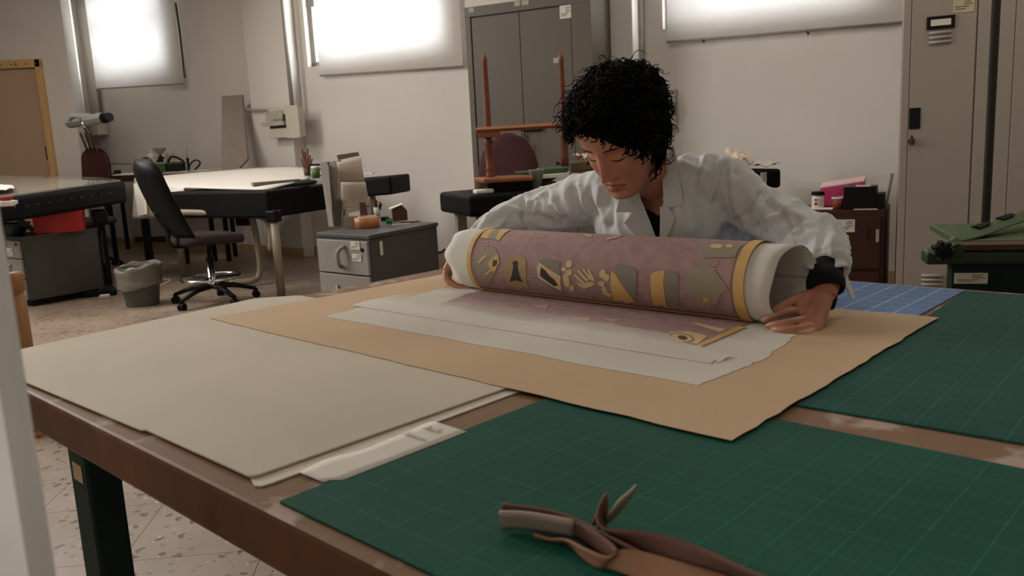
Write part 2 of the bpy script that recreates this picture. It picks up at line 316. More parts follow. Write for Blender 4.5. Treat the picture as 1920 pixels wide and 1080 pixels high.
ms1 = tag(trect(G(), .491, 1.03, -.88, .0405, ZT+.0003, ZT+.0038).obj('cutting_mat', mg1, bevel=.0012), 'green cutting mat in the foreground with leather straps on it', 'cutting mat', 'cutting mats on the table')
e = V2(138.9); pq = TB(-.506, -.214); e1 = V2(48.9)
tag(G().prism([pq+UP*.0003, pq-e1*.93+UP*.0003, pq-e1*.93-e*.64+UP*.0003, pq-e*.64+UP*.0003], UP*.0035).obj('cutting_mat', mg2, bevel=.0012), 'green cutting mat at the right side of the table beside the blue mat', 'cutting mat', 'cutting mats on the table')
tag(trect(G(), -.515, .1, -.211, .69, ZT+.0003, ZT+.0034).obj('cutting_mat', mbl, bevel=.001), 'blue gridded cutting mat partly under the brown paper', 'cutting mat', 'cutting mats on the table')
# boards and papers
M_bd = mat('grey_board', '#c4b9a6', .8, var=.05, scale=4, bump=.1, bscale=300); M_bd2 = mat('cream_board', '#d6ccb9', .8, var=.03)
def wavy(pts, n=14, amp=.0025, seed=0):       # closed outline, straight sides slightly uneven
    r = random.Random(seed); out = []
    for i, p in enumerate(pts):
        q = pts[(i+1) % len(pts)]; dx, dy = q[0]-p[0], q[1]-p[1]; L = math.hypot(dx, dy)
        for k in range(n):
            t = k/n; w_ = 0 if k == 0 else r.uniform(-amp, amp); out.append((p[0]+dx*t-dy/L*w_, p[1]+dy*t+dx/L*w_))
    return out
def sheet(pts, z, th): return G().prism([TB(a, b, z) for a, b in pts], UP*th)
tag(sheet([(.36, .10), (1.006, .094), (1.019, .096), (1.023, .104), (1.012, .135), (1.0, .55), (.36, 1.1)], ZT+.0006, .0018).obj('cream_board', M_bd2), 'thin cream board peeping out beneath the large beige board', 'board')
part(trect(G(), .33, .37, 1.07, 1.10, ZT+.0008, ZT+.002), 'corner_strip', M_bd2, bpy.data.objects['cream_board'])
tag(sheet([(.30, .117), (1.005, .120), (1.012, .122), (1.017, .128), (1.018, .40), (1.023, .405), (1.035, .80), (1.045, 1.12), (.956, 1.132), (.385, 1.212), (.30, 1.14)], ZT+.0034, .003).obj('beige_board', M_bd, bevel=.0008), 'large beige board lying on the left end of the table', 'board')
M_pw = mat('white_paper', '#ddd8cc', .8, var=.02)
g = G(); NB = 24
def pap(s, t_):
    a = .972+(.761-.972)*s; bl = .092+.004*math.sin(s*9); z = ZT+.0042+.0016*math.sin(s*math.pi*2.6)**2*(t_) ; return TB(a+(.008 if t_ < .5 else 0)*0, lerp([.030], [bl], t_)[0]+(.012*(1-t_) if s < .06 else 0), z)
g.grid(pap, NB, 4); np_ = g.obj('note_paper', M_pw, solid=.0006, smooth=True); tag(np_, 'white strip of paper with faint pencil writing beside the green mat', 'paper')
pen = G()
def scrib(g, a, b, txt, h):
    for i, ch in enumerate(txt):
        bb = b-i*h*.62
        hh = h*(1.5 if ch in 'Pkflt' else .8)
        g.tube([TB(a, bb, ZT+.0061), TB(a-hh, bb-h*.1, ZT+.0061), TB(a-hh*.7, bb-h*.4, ZT+.0061), TB(a-hh*.1, bb-h*.42, ZT+.0061)], .0003, 4, flat=UP)
scrib(pen, .792, .082, 'Punti', .0105); scrib(pen, .822, .088, 'Prammen', .0105); part(pen, 'pencil_writing', mat('pencil', '#b3ada2', .9), np_)
M_kr = mat('kraft_paper', '#c2a582', .8, var=.05, scale=3, bump=.2, bscale=200)
kp = wavy([(-.19, -.254), (.603, -.261), (.585, 1.061), (-.12, 1.04)], 26, .0022, 5)
tag(sheet(kp, ZT+.0072, .0007).obj('kraft_paper', M_kr), 'sheet of brown kraft paper spread across the table', 'paper')
def mtissue(key, c, fac, grad=None):
    m = bpy.data.materials.new(key); m.use_nodes = True; t = NT(m); t.n.clear(); out = t.new('ShaderNodeOutputMaterial')
    tc = t.new('ShaderNodeTexCoord'); nz = t.new('ShaderNodeTexNoise', {'Vector': (tc, 'Object'), 'Scale': 6.0, 'Detail': 4.0}); r = t.ramp(nz.outputs[0], [(.3, tuple(x*.93 for x in lin(c)[:3])+(1,)), (.7, lin(c))])
    df = t.new('ShaderNodeBsdfDiffuse', {0: r}); tl = t.new('ShaderNodeBsdfTranslucent', {0: r}); m1 = t.new('ShaderNodeMixShader', {0: .1, 1: df, 2: tl}); tp = t.new('ShaderNodeBsdfTransparent'); m2 = t.new('ShaderNodeMixShader', {0: fac, 1: m1, 2: tp}); 
    if grad:      # thin torn fibres towards the far edge, denser tissue towards the fold
        ge = t.new('ShaderNodeNewGeometry'); dt = t.new('ShaderNodeVectorMath', operation='DOT_PRODUCT'); t.l.new(ge.outputs['Position'], dt.inputs[0]); dt.inputs[1].default_value = tuple(-d1); sb = t.new('ShaderNodeMath', {0: (dt, 'Value'), 1: float(-(O@d1))}, operation='SUBTRACT')
        nn = t.new('ShaderNodeMath', {0: nz, 1: .06}, operation='MULTIPLY'); ad = t.new('ShaderNodeMath', {0: sb, 1: nn}, operation='ADD'); mr = t.new('ShaderNodeMapRange', {0: ad, 1: grad[0], 2: grad[1], 3: .85, 4: fac}); t.l.new(mr.outputs[0], m2.inputs[0])
    t.l.new(m2.outputs[0], out.inputs[0]); return m
M_t1 = mtissue('tissue', '#e2dccf', .04); M_t2 = mtissue('tissue_sheer', '#e9e4d9', .12, (.19, .285)); M_t3 = mtissue('tissue_sheer2', '#d8d2c6', .55)
tp_ = wavy([(-.02, -.085), (.046, -.091), (.25, -.125), (.433, -.115), (.431, .832), (.05, .86), (-.02, .85)], 12, .004, 8)
tis = tag(sheet(tp_, ZT+.0082, .0004).obj('tissue_paper', M_t1), 'white tissue paper sheet lying on the brown paper under the flat textile', 'paper')
# ================================================================== ROLLED TEXTILE
RR = .078; C0 = O+d1*.008+UP*(RR+.004)
def cyl(b, ph, R=RR): return C0+d2*b+R*(-d1*math.cos(ph)+UP*math.sin(ph))
def RC(u, v, R=RR):
    d = ray(u, v); q = CP-C0; d_ = d-d2*(d@d2); q_ = q-d2*(q@d2); A = d_@d_; B = 2*d_@q_; c = q_@q_-R*R; di = B*B-4*A*c
    tt = (-B-math.sqrt(max(di, 0)))/(2*A); p = q+d*tt; return p@d2, math.atan2(p@UP, -(p@d1))
M_tx = mat('purple_silk', '#a98c86', .8, c2='#997a76', scale=40, stretch=(1, 1, 1), bump=.3, bscale=500)
M_gold = mat('gold_silk', '#d0aa68', .7, var=.08, scale=60); M_tan = mat('olive_silk', '#978a74', .75, var=.06, scale=50); M_tan2 = mat('tan_silk', '#a58c66', .75, var=.06, scale=50); M_grs = mat('grey_silk', '#857d6e', .75, var=.05, scale=50)
M_drk = mat('dark_silk', '#3b3a35', .8); M_cr = mat('cream_silk', '#d6b88a', .75); M_brn = mat('brown_stitch', '#5a3d22', .8); M_link = mat('link_silk', '#b99a85', .8)
roll = thing('rolled_textile', 'rolled purple heraldic textile with golden shields held in both hands', 'textile', TB(0, .37, ZT))
bL, bR = RC(876, 490)[0], RC(1394, 530)[0]
def tubeg(b0, b1, R, n=64, m=36, p0=-math.pi, p1=math.pi, f0=None, f1=None):
    def fn(s, t_):
        ph = p0+(p1-p0)*s; c0 = b0+(f0(ph) if f0 else 0); c1 = b1+(f1(ph) if f1 else 0); return cyl(c0+(c1-c0)*t_, ph, R)
    return G().grid(fn, n, m)
bm_f = RC(1441, 555)[0]
part(tubeg(bm_f, .815, RR-.0035, f0=lambda p: -.012*(1-math.cos(p+.5))-.002*math.sin(5*p), f1=lambda p: .012*math.sin(2*p+.5)+.006*math.sin(7*p)), 'tissue_lining', mtissue('tissue_roll', '#e8e4da', .0), roll, smooth=True, solid=.0012, off=0)
def gtx(R, b0, b1, p0, p1): return G().grid(lambda s, t_: cyl(b0+(b1-b0)*t_, p0+(p1-p0)*s, R), 60, 30)
part(tubeg(bR, bL, RR-.0005), 'textile_roll', M_tx, roll, smooth=True, solid=.001, off=-1)
part(gtx(RR*.55, bR+.02, bL-.01, -math.pi, math.pi), 'inner_winding', M_tx, roll, smooth=True)
mcount = 0
def drape_pts(px, eps): return [RC(u, v, RR) for u, v in px]
def motif(polys, name='shield', eps=.0007, mapper=None):
    """one motif = list of (polygon in picture pixels, material); first polygon is the part, further ones sub-parts"""
    par = None
    for k, (px, m) in enumerate(polys):
        uv = [RC(u, v) for u, v in px]; o = drape(uv, eps+.0003*k, name if k == 0 else 'charge', m, roll if k == 0 else par)
        if k == 0: par = o
    return par
def tess(uv, L=.015):
    bm = bmesh.new(); vs = [bm.verts.new((x, y*RR, 0)) for x, y in uv]; bm.faces.new(vs); bmesh.ops.triangulate(bm, faces=bm.faces)
    for _ in range(4):
        le = [e for e in bm.edges if e.calc_length() > L]
        if not le: break
        bmesh.ops.subdivide_edges(bm, edges=le, cuts=1); bmesh.ops.triangulate(bm, faces=bm.faces)
    bm.verts.index_update(); vv = [tuple(v.co) for v in bm.verts]; ff = [tuple(v.index for v in f.verts) for f in bm.faces]; bm.free(); return vv, ff
def drape(uv, eps, name, m, par):
    vv, ff = tess(uv); g = G(); g.add([cyl(x, y/RR, RR+eps) for x, y, _ in vv], ff); return part(g, name, m, par, smooth=True)
def ell2(cx, cy, rx, ry, a=0, n=14): return [(cx+rx*math.cos(2*math.pi*k/n)*math.cos(a)-ry*math.sin(2*math.pi*k/n)*math.sin(a), cy+rx*math.cos(2*math.pi*k/n)*math.sin(a)+ry*math.sin(2*math.pi*k/n)*math.cos(a)) for k in range(n)]
motif([([(942, 430), (928, 430), (915, 448), (930, 450)], M_tan), ([(928, 430), (914, 430), (901, 446), (915, 448)], M_gold), ([(960, 431), (942, 430), (930, 450), (937, 451)], M_gold)], 'striped_shield')
motif([([(922, 460), (930, 467), (936, 480), (937, 492), (928, 512), (917, 531), (885, 493), (905, 472)], M_tan), ([(932, 477), (937, 492), (927, 512), (914, 495)], M_gold), ([(925, 488), (933, 487), (932, 497), (924, 500)], M_brn), ([(911, 478), (913, 480), (899, 494), (895, 492)], M_cr), ([(922, 504), (924, 506), (912, 516), (909, 513)], M_cr)], 'diamond_shield')
motif([([(947, 492), (953, 481), (968, 480), (983, 482), (987, 490), (987, 515), (992, 541), (983, 538), (974, 542), (966, 537), (954, 536), (948, 515)], M_tan2), ([(961, 492), (967, 488), (972, 492), (971, 500), (975, 517), (981, 529), (968, 525), (956, 528), (960, 516), (963, 500)], M_drk)], 'lion_shield')
motif([([(1008, 500), (1012, 488), (1025, 485), (1050, 490), (1052, 520), (1056, 553), (1012, 524)], M_grs), ([(1011, 492), (1030, 505), (1052, 518), (1054, 546), (1010, 521), (1007, 503)], M_cr), ([(1015, 500), (1024, 508), (1030, 516), (1040, 524), (1047, 535), (1040, 536), (1013, 517)], M_drk)], 'banded_shield')
for cx, cy, rx, ry, a in ((1067, 495, 6, 7, .3), (1057, 505, 5, 4, 0), (1067, 511, 6, 6, 0), (1062, 526, 6, 13, -.2), (1072, 540, 5, 6, 0), (1130, 513, 6, 8, .2), (1137, 520, 6, 7, 0), (1128, 532, 6, 5, 0), (1134, 545, 5, 9, -.3), (1142, 553, 4, 4, 0)): motif([(ell2(cx, cy, rx, ry, a), M_cr)], 'golden_leaf')
for q in ([(1082, 508), (1086, 506), (1103, 524), (1100, 528)], [(1092, 505), (1095, 504), (1110, 522), (1106, 526)], [(1101, 505), (1105, 505), (1116, 524), (1111, 528)], [(1075, 515), (1079, 513), (1096, 528), (1094, 533)], [(1081, 528), (1090, 532), (1104, 528), (1117, 531), (1110, 536), (1096, 541), (1085, 536)]): motif([(q, M_cr)], 'golden_plume')
motif([([(1152, 498), (1168, 495), (1187, 500), (1195, 508), (1194, 540), (1195, 567), (1160, 530)], M_grs), ([(1147, 508), (1155, 515), (1168, 535), (1180, 552), (1193, 567), (1184, 565), (1175, 568), (1167, 563), (1152, 563), (1146, 540), (1145, 520)], M_gold)], 'sail_shield')
motif([([(1247, 507), (1267, 509), (1273, 518), (1272, 550), (1278, 579), (1265, 573), (1252, 577), (1245, 535)], M_grs), ([(1220, 520), (1223, 512), (1230, 509), (1247, 507), (1244, 530), (1247, 553), (1252, 577), (1240, 571), (1227, 572), (1221, 545)], M_gold)], 'two_tone_shield')
motif([([(1328, 494), (1340, 505), (1366, 542), (1355, 548), (1348, 558), (1347, 567), (1336, 572), (1331, 583), (1310, 566), (1290, 548), (1284, 532), (1288, 522), (1305, 503)], M_tan), ([(1317, 557), (1320, 555), (1330, 566), (1327, 568)], M_gold), ([(1328, 556), (1330, 559), (1319, 568), (1317, 566)], M_gold)], 'great_shield')
motif([([(1320, 457), (1345, 456), (1393, 460), (1384, 468), (1378, 483), (1317, 484), (1313, 475)], M_tan), (ell2(1343, 462, 12, 4), M_cr), (ell2(1368, 462, 7, 3), M_cr)], 'round_shield')
for x, y in ((912, 455), (938, 511), (992, 519), (1004, 520), (1200, 543), (1212, 545), (1279, 550), (1291, 552), (1343, 490), (1338, 500)):
    motif([([(x-4, y-3), (x+4, y-2), (x+4, y), (x-4, y-1)], M_link)], 'chain_link', .0007); motif([([(x-4, y+3), (x+4, y+4), (x+4, y+6), (x-4, y+5)], M_link)], 'chain_link', .0007)
for q in ([(1090, 437), (1112, 441), (1108, 446), (1098, 443)], [(1135, 446), (1172, 441), (1160, 446), (1138, 451)]): motif([(q, M_link)], 'pale_scroll')
part(gtx(RR+.002, bL-.013, bL+.001, -1.9, 2.6), 'gold_border', M_gold, roll, smooth=True); part(gtx(RR+.002, bR-.001, bR+.021, -1.9, 2.6), 'gold_border', M_gold, roll, smooth=True)
phb = RC(1150, 566)[1]
part(G().grid(lambda s, t_: cyl(bR+.02+(bL-bR-.03)*t_, phb-.05-.16*s, RR+.0018), 4, 30), 'gold_border', M_gold, roll, smooth=True)
st = G()
for k in range(60):
    p = -1.25+k*.055; st.add([cyl(bR+.022, p), cyl(bR+.0245, p), cyl(bR+.0245, p+.028), cyl(bR+.022, p+.028)], [(0, 1, 2, 3)]) if k >= 0 else 0
for i, v in enumerate(st.v): q = np.array(v)-C0; r_ = q-d2*(q@d2); st.v[i] = tuple(C0+d2*(q@d2)+r_/np.linalg.norm(r_)*(RR+.0026))
o = part(st, 'border_stitches', M_brn, roll); o['kind'] = 'stuff'
# the part of the textile still lying flat, under sheer tissue
flat = part(G().prism([TB(*q, ZT+.0092) for q in wavy([(-.01, .012), (.30, .01), (.30, .12), (.26, .32), (.22, .52), (.20, .70), (.09, .74), (-.01, .74)], 10, .004, 3)], UP*.0006), 'flat_textile', M_tx, roll)
def fmotif(px, m, name, k=0): 
    q = [P(u, v, ZT+.0102+.0003*k) for u, v in px]; return part(G().prism(q, UP*.0002), name, m, flat)
fmotif([(1297, 606), (1310, 606), (1362, 618), (1350, 622)], M_cr, 'pale_band'); fmotif([(1240, 632), (1258, 622), (1292, 621), (1326, 630), (1308, 645), (1285, 643)], M_cr, 'emblem')
fmotif(ell2(1278, 633, 25, 9, .15), M_tan, 'emblem_ring', 1); fmotif(ell2(1278, 633, 20, 6.5, .15), M_cr, 'emblem_ring', 2); fmotif(ell2(1280, 633, 9, 4, .15), M_brn, 'emblem_ring', 3)
fmotif([(1286, 655), (1384, 612), (1400, 613), (1296, 658)], M_gold, 'gold_border')
for q in ([(998, 570), (1030, 572), (1024, 579), (1008, 577)], [(1068, 592), (1110, 597), (1106, 601), (1080, 599)], [(1120, 596), (1166, 600), (1150, 603)], [(1000, 601), (1040, 604), (1034, 609), (1014, 606)]): fmotif(q, M_link, 'pale_scroll')
# sheer overlay sheet, its far edge torn, its near edge folded over
def ovf(t_, s):
    b_ = -.078+.962*s; w_ = mnoise.noise(Vector((b_*9, 1.5, 0)))*.022+mnoise.noise(Vector((b_*30, 4.5, 0)))*.008
    a0 = np.interp(b_, [-.08, 0, .12, .3, .5, .7, .88], [.27, .23, .195, .18, .165, .13, .16])+w_; a = a0+(.320-a0)*t_
    return TB(a, b_, ZT+np.interp(a, [.1, .288, .304, .32], [.0119, .0117, .0097, .0090]))
tov = tag(G().grid(ovf, 14, 60).obj('tissue_overlay', M_t2, smooth=True), 'sheer tissue strip covering the near edge of the flat textile', 'paper')
part(G().grid(lambda t_, s: TB(.299+.024*t_, -.07+.945*s, ZT+.0093+.0018*math.sin(math.pi*t_)), 6, 40), 'folded_edge', M_t1, tov, smooth=True)
# ================================================================== BACKGROUND FURNITURE
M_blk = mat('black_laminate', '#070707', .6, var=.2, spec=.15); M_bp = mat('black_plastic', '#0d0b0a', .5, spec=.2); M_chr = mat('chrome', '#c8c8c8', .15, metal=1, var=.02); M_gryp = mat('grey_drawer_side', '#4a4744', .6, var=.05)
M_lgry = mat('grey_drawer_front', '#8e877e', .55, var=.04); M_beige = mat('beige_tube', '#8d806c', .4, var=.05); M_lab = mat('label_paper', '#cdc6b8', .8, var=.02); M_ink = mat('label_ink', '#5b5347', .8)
M_bur = mat('burgundy_fabric', '#4a2423', .9, var=.1, bump=.2, bscale=300); M_gcab = mat('grey_cabinet', '#574d42', .5, var=.03, scale=2); M_seat = mat('dark_seat', '#2b1f1e', .85)
M_wcl = mat('white_cloth', '#dcd5ca', .85, var=.03); M_glass = None
def label_on(par, c, ex, ey, w_, h_, nrm, m=None):     # inventory sticker: paper with a few lines of small print
    s = part(plate(c, ex, ey, w_, h_, nrm, .0012), 'label_sticker', m or M_lab, par)
    g = G(); c = np.array(c)+np.array(nrm)*.0012; ex = np.array(ex); ey = np.array(ey)
    for k, (x0, x1) in enumerate(((.02, .40), (.02, .33), (.02, .42), (-.40, .25), (-.40, .1))): y = .32-.15*k; q = plate(c+ex*w_*(x0+x1)/2+ey*h_*y, ex, ey, w_*(x1-x0), h_*.06, nrm, .0004); g.add(q.v, q.f)
    part(g, 'small_print', M_ink, s); return s
# ---- glass light table on the left with its drawer unit
tq = [D(-60, 379, 5.9), D(235, 339, 7.45), D(196, 332.5, 8.5), D(-60, 329, 7.6)]
lt_ = thing('light_table', 'black light table with a glass top in front of the tan door', 'table', (tq[0]+tq[1]+tq[2]+tq[3])/4*np.array([1, 1, 0]))
bot = [q-UP*.19 for q in tq]
part(G().hexa(bot, [q-UP*.004 for q in tq]), 'table_body', M_blk, lt_, bevel=.03)
mgt = mat('table_glass', '#8d867c', .06, spec=.9, var=.02)
part(G().hexa([q+(tq[(i+2) % 4]-q)*.03-UP*.004 for i, q in enumerate(tq)], [q+(tq[(i+2) % 4]-q)*.03+UP*.006 for i, q in enumerate(tq)]), 'glass_top', mgt, lt_)
for k in range(10):
    q = lerp(tq[0], tq[1], .24+.07*k)-UP*.085; dr = (tq[1]-tq[0]); dr /= np.linalg.norm(dr); nn = np.cross(dr, UP); part(plate(q, dr, UP, .03, .012, nn, .006), 'vent_slot', mat('slot_grey', '#2c2a27', .6), lt_)
lg = D(181, 372, 7.3)
part(G().box((lg[0], lg[1], (lg[2]-.1)/2), (.06, .1, lg[2]-.1), 40), 'leg', M_bp, lt_, bevel=.01); part(G().box((lg[0], lg[1], .03), (.08, .7, .06), 30), 'foot', M_bp, lt_, bevel=.02)
part(G().box((lg[0], lg[1], lg[2]-.16), (.12, .3, .12), 30), 'tilt_bracket', M_bp, lt_, bevel=.02)
part(G().box((-3.7, 6.2, .36), (.06, .1, .72), 40), 'leg', M_bp, lt_, bevel=.01) if False else None
part(G().tube([D(12, 398, 6.3), D(40, 414, 6.35), D(60, 430, 6.5)], .02, 8), 'support_strut', M_bp, lt_, smooth=True)
def crumple(name, label, cat, pts, m, th=.004, group=None, seed=0, lift=.03):
    r = random.Random(seed); a, b_, c_, d_ = [np.array(p) for p in pts]
    g = G().grid(lambda s, t: lerp(lerp(a, b_, s), lerp(d_, c_, s), t)+UP*lift*(.5+.5*mnoise.noise(Vector((s*4+seed, t*4, seed*1.7)))+.0), 14, 10)
    o = g.obj(name, m, solid=th, smooth=True); return tag(o, label, cat, group)
crumple('white_cloth', 'crumpled white cloth on the left corner of the black light table', 'cloth', [D(-30, 366, 6.2), D(28, 360, 6.5), D(26, 354, 6.9), D(-30, 352, 6.7)], M_wcl, lift=.05)
q = D(13, 372, 5.85)
tr_ = thing('tape_dispenser', 'small red and white tape dispenser clipped to the black light table edge', 'tape', q)
part(G().box(q, (.07, .05, .03), 20), 'red_top', mat('red_plastic', '#8f2620', .5), tr_, bevel=.006); part(G().box(q-UP*.035, (.09, .06, .04), 20), 'body', M_lab, tr_, bevel=.008); part(G().box(D(27, 379, 5.8), (.04, .03, .025), 20), 'white_tab', M_wcl, tr_, bevel=.004)
def pedestal(label, C, azf, azs, wf, ds, h, zb, group, m_side, m_front, top_over, castors=True, z0=0):
    ef, es = V2(azf), V2(azs); C = np.array([C[0], C[1], 0]); t_ = thing('drawer_unit', label, 'drawers', C+ef*wf/2+es*ds/2, group)
    def qd(i, z): return [C-ef*i*-1*0+(ef*i+es*i)*1+UP*z, C+ef*(wf-i)+es*i+UP*z, C+ef*(wf-i)+es*(ds-i)+UP*z, C+ef*i+es*(ds-i)+UP*z]
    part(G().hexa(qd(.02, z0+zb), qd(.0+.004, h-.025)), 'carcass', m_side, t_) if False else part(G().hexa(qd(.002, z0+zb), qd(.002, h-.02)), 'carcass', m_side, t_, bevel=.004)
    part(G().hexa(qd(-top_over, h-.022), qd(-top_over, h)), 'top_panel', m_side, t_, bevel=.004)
    part(G().hexa(qd(.03, z0+.0), qd(.03, z0+zb)), 'plinth', M_bp, t_, bevel=.006)
    nf = -es; ys = [z0+zb+.01, z0+zb+(h-z0-zb)*.345, z0+zb+(h-z0-zb)*.66, h-.03]
    for k in range(3):
        z_0, z_1 = ys[2-k]+.004, ys[3-k]-.004; c = C+ef*wf/2+UP*(z_0+z_1)/2
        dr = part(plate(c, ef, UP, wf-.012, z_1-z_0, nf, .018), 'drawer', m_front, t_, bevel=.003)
        hc = c+nf*.02+UP*(.02 if k else .0)
        if k == 0: part(G().tube(smoothpath([hc+UP*.06+ef*-.03, hc+nf*.03+UP*.03+ef*.0, hc+nf*.03-UP*.03, hc-UP*.055+ef*.015], 5), .011, 8), 'handle', m_front, dr, smooth=True)
        else: part(G().tube(smoothpath([hc-ef*.06+UP*.012, hc-ef*.03+nf*.025-UP*.008, hc+ef*.03+nf*.025-UP*.008, hc+ef*.06+UP*.012], 5), .009, 8), 'handle', m_front, dr, smooth=True)
        if k == 0:
            sgn = 1 if azf > 90 else 1
            part(G().lathe(c-ef*(wf*.40)+nf*.018+UP*.045, [(.011, 0), (.011, .004), (0, .005)], 12, nf), 'lock', M_bp, dr)
    return t_, ef, es
pc = P(58, 577, 0)
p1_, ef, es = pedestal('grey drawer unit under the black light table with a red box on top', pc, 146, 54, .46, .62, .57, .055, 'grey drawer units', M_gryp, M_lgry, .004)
label_on(p1_, np.array([pc[0], pc[1], .45])+ef*.16-es*.0205, -ef, UP, .09, .06, -es)
for i, j in ((.06, .06), (.4, .06), (.06, .56)): pass
zp = .57
# red crate
bc = D(112, 413, 6.95); bc[2] = zp
rb = thing('red_crate', 'red plastic crate with dark rim on the left drawer unit', 'crate', bc)
M_red = mat('red_plastic2', '#a11512', .45, var=.1); e1 = V2(54)*0+V2(20); e2 = V2(110)
def crate(c, ex, ey, wx, wy, h, th, m, par, nm='crate_body', flare=.06):
    g = G(); f = 1-flare
    lo = [c+ex*sx*wx/2*f+ey*sy*wy/2*f for sx, sy in ((-1, -1), (1, -1), (1, 1), (-1, 1))]; hi = [c+ex*sx*wx/2+ey*sy*wy/2+UP*h for sx, sy in ((-1, -1), (1, -1), (1, 1), (-1, 1))]
    li = [p+(c-p)*(th/wx*2)*np.array([1, 1, 0])+UP*th for p in lo]; hh = [p+((c+UP*h)-p)*(th/wx*2) for p in hi]; b = len(g.v)
    g.add(lo+hi+hh+li, [(3, 2, 1, 0)]+[(i, (i+1) % 4, 4+(i+1) % 4, 4+i) for i in range(4)]+[(4+i, 4+(i+1) % 4, 8+(i+1) % 4, 8+i) for i in range(4)]+[(8+i, 8+(i+1) % 4, 12+(i+1) % 4, 12+i) for i in range(4)]+[(12, 13, 14, 15)])
    return part(g, nm, m, par, bevel=.004)
crate(bc, e1, e2, .36, .26, .165, .012, M_red, rb, flare=.04)
part(G().tube([bc-e1*.18-e2*.13+UP*.165, bc+e1*.18-e2*.13+UP*.165, bc+e1*.18+e2*.13+UP*.165, bc-e1*.18+e2*.13+UP*.165, bc-e1*.18-e2*.13+UP*.165], .007, 6), 'rim', M_red, rb); part(G().tube(smoothpath([bc-e1*.16+UP*.17, bc-e1*.1+UP*.185-e2*.1, bc+e1*.1+UP*.178-e2*.1], 5), .005, 6), 'cable', M_bp, rb)
bw = D(24, 420, 6.75); bw[2] = zp
bwl = thing('dark_bowl', 'dark green bowl on the left drawer unit beside the red crate', 'bowl', bw)
part(G().lathe(bw, [(.06, 0), (.10, .05), (.125, .10), (.128, .105), (.118, .10), (.09, .05), (0, .02)], 24), 'bowl_body', mat('dark_green_plastic', '#11251f', .4), bwl, smooth=True)
# wooden post beside the near column
wp = D(36, 620, 3.4); wpo = thing('wooden_post', 'turned pale wooden post beside the near column', 'post', (wp[0], wp[1], 0)); ztp = D(32, 511, 3.4)[2]
M_pw2 = mat('post_wood', '#8f633c', .5, var=.12, scale=6, stretch=(4, 4, .6))
part(G().lathe((wp[0], wp[1], 0), [(.043, 0), (.043, ztp-.10), (.036, ztp-.095), (.036, ztp-.085), (.045, ztp-.075), (.045, ztp-.012), (.038, ztp), (0, ztp)], 20), 'post_shaft', M_pw2, wpo, smooth=True); part(G().box((wp[0], wp[1], .012), (.12, .12, .024)), 'post_foot', M_pw2, wpo, bevel=.006)
# ---- waste bin
bb = P(256, 578, 0)+np.array([0, .12, 0]); bn = thing('waste_bin', 'grey waste bin with a clear plastic liner on the floor', 'bin', bb)
part(G().lathe(bb, [(.118, 0), (.122, .01), (.155, .295), (.163, .30), (.163, .31), (.152, .31), (.148, .29), (.112, .012), (0, .012)], 28), 'bin_body', mat('bin_grey', '#4d4c47', .5, var=.06), bn, smooth=True)
ml = bpy.data.materials.new('liner_film'); ml.use_nodes = True; t = NT(ml); t.n.clear(); out = t.new('ShaderNodeOutputMaterial'); tp = t.new('ShaderNodeBsdfTransparent', {0: (.95, .93, .9, 1)}); pr = t.new('ShaderNodeBsdfPrincipled', {0: lin('#8c857a'), 'Roughness': .25}); mx = t.new('ShaderNodeMixShader', {0: .5, 1: tp, 2: pr}); t.l.new(mx.outputs[0], out.inputs[0])
def lin_f(s, t_):
    a = 2*math.pi*s; j = mnoise.noise(Vector((math.cos(a)*2.5, math.sin(a)*2.5, t_*5)))
    z = [.30, .335, .335, .30, .16][min(4, int(t_*4.001))]; zz = np.interp(t_, [0, .15, .3, .4, 1], [.20, .31, .325, .31, .155]); r = np.interp(t_, [0, .15, .3, .4, 1], [.138, .150, .158, .172, .166])
    tilt = .018*math.cos(a-.5)
    return bb+np.array([math.cos(a)*(r+.012*j), math.sin(a)*(r+.012*j), zz+.02*j+tilt*(t_ > .1)])
part(G().grid(lin_f, 40, 16), 'bin_liner', ml, bn, smooth=True, solid=.0008)
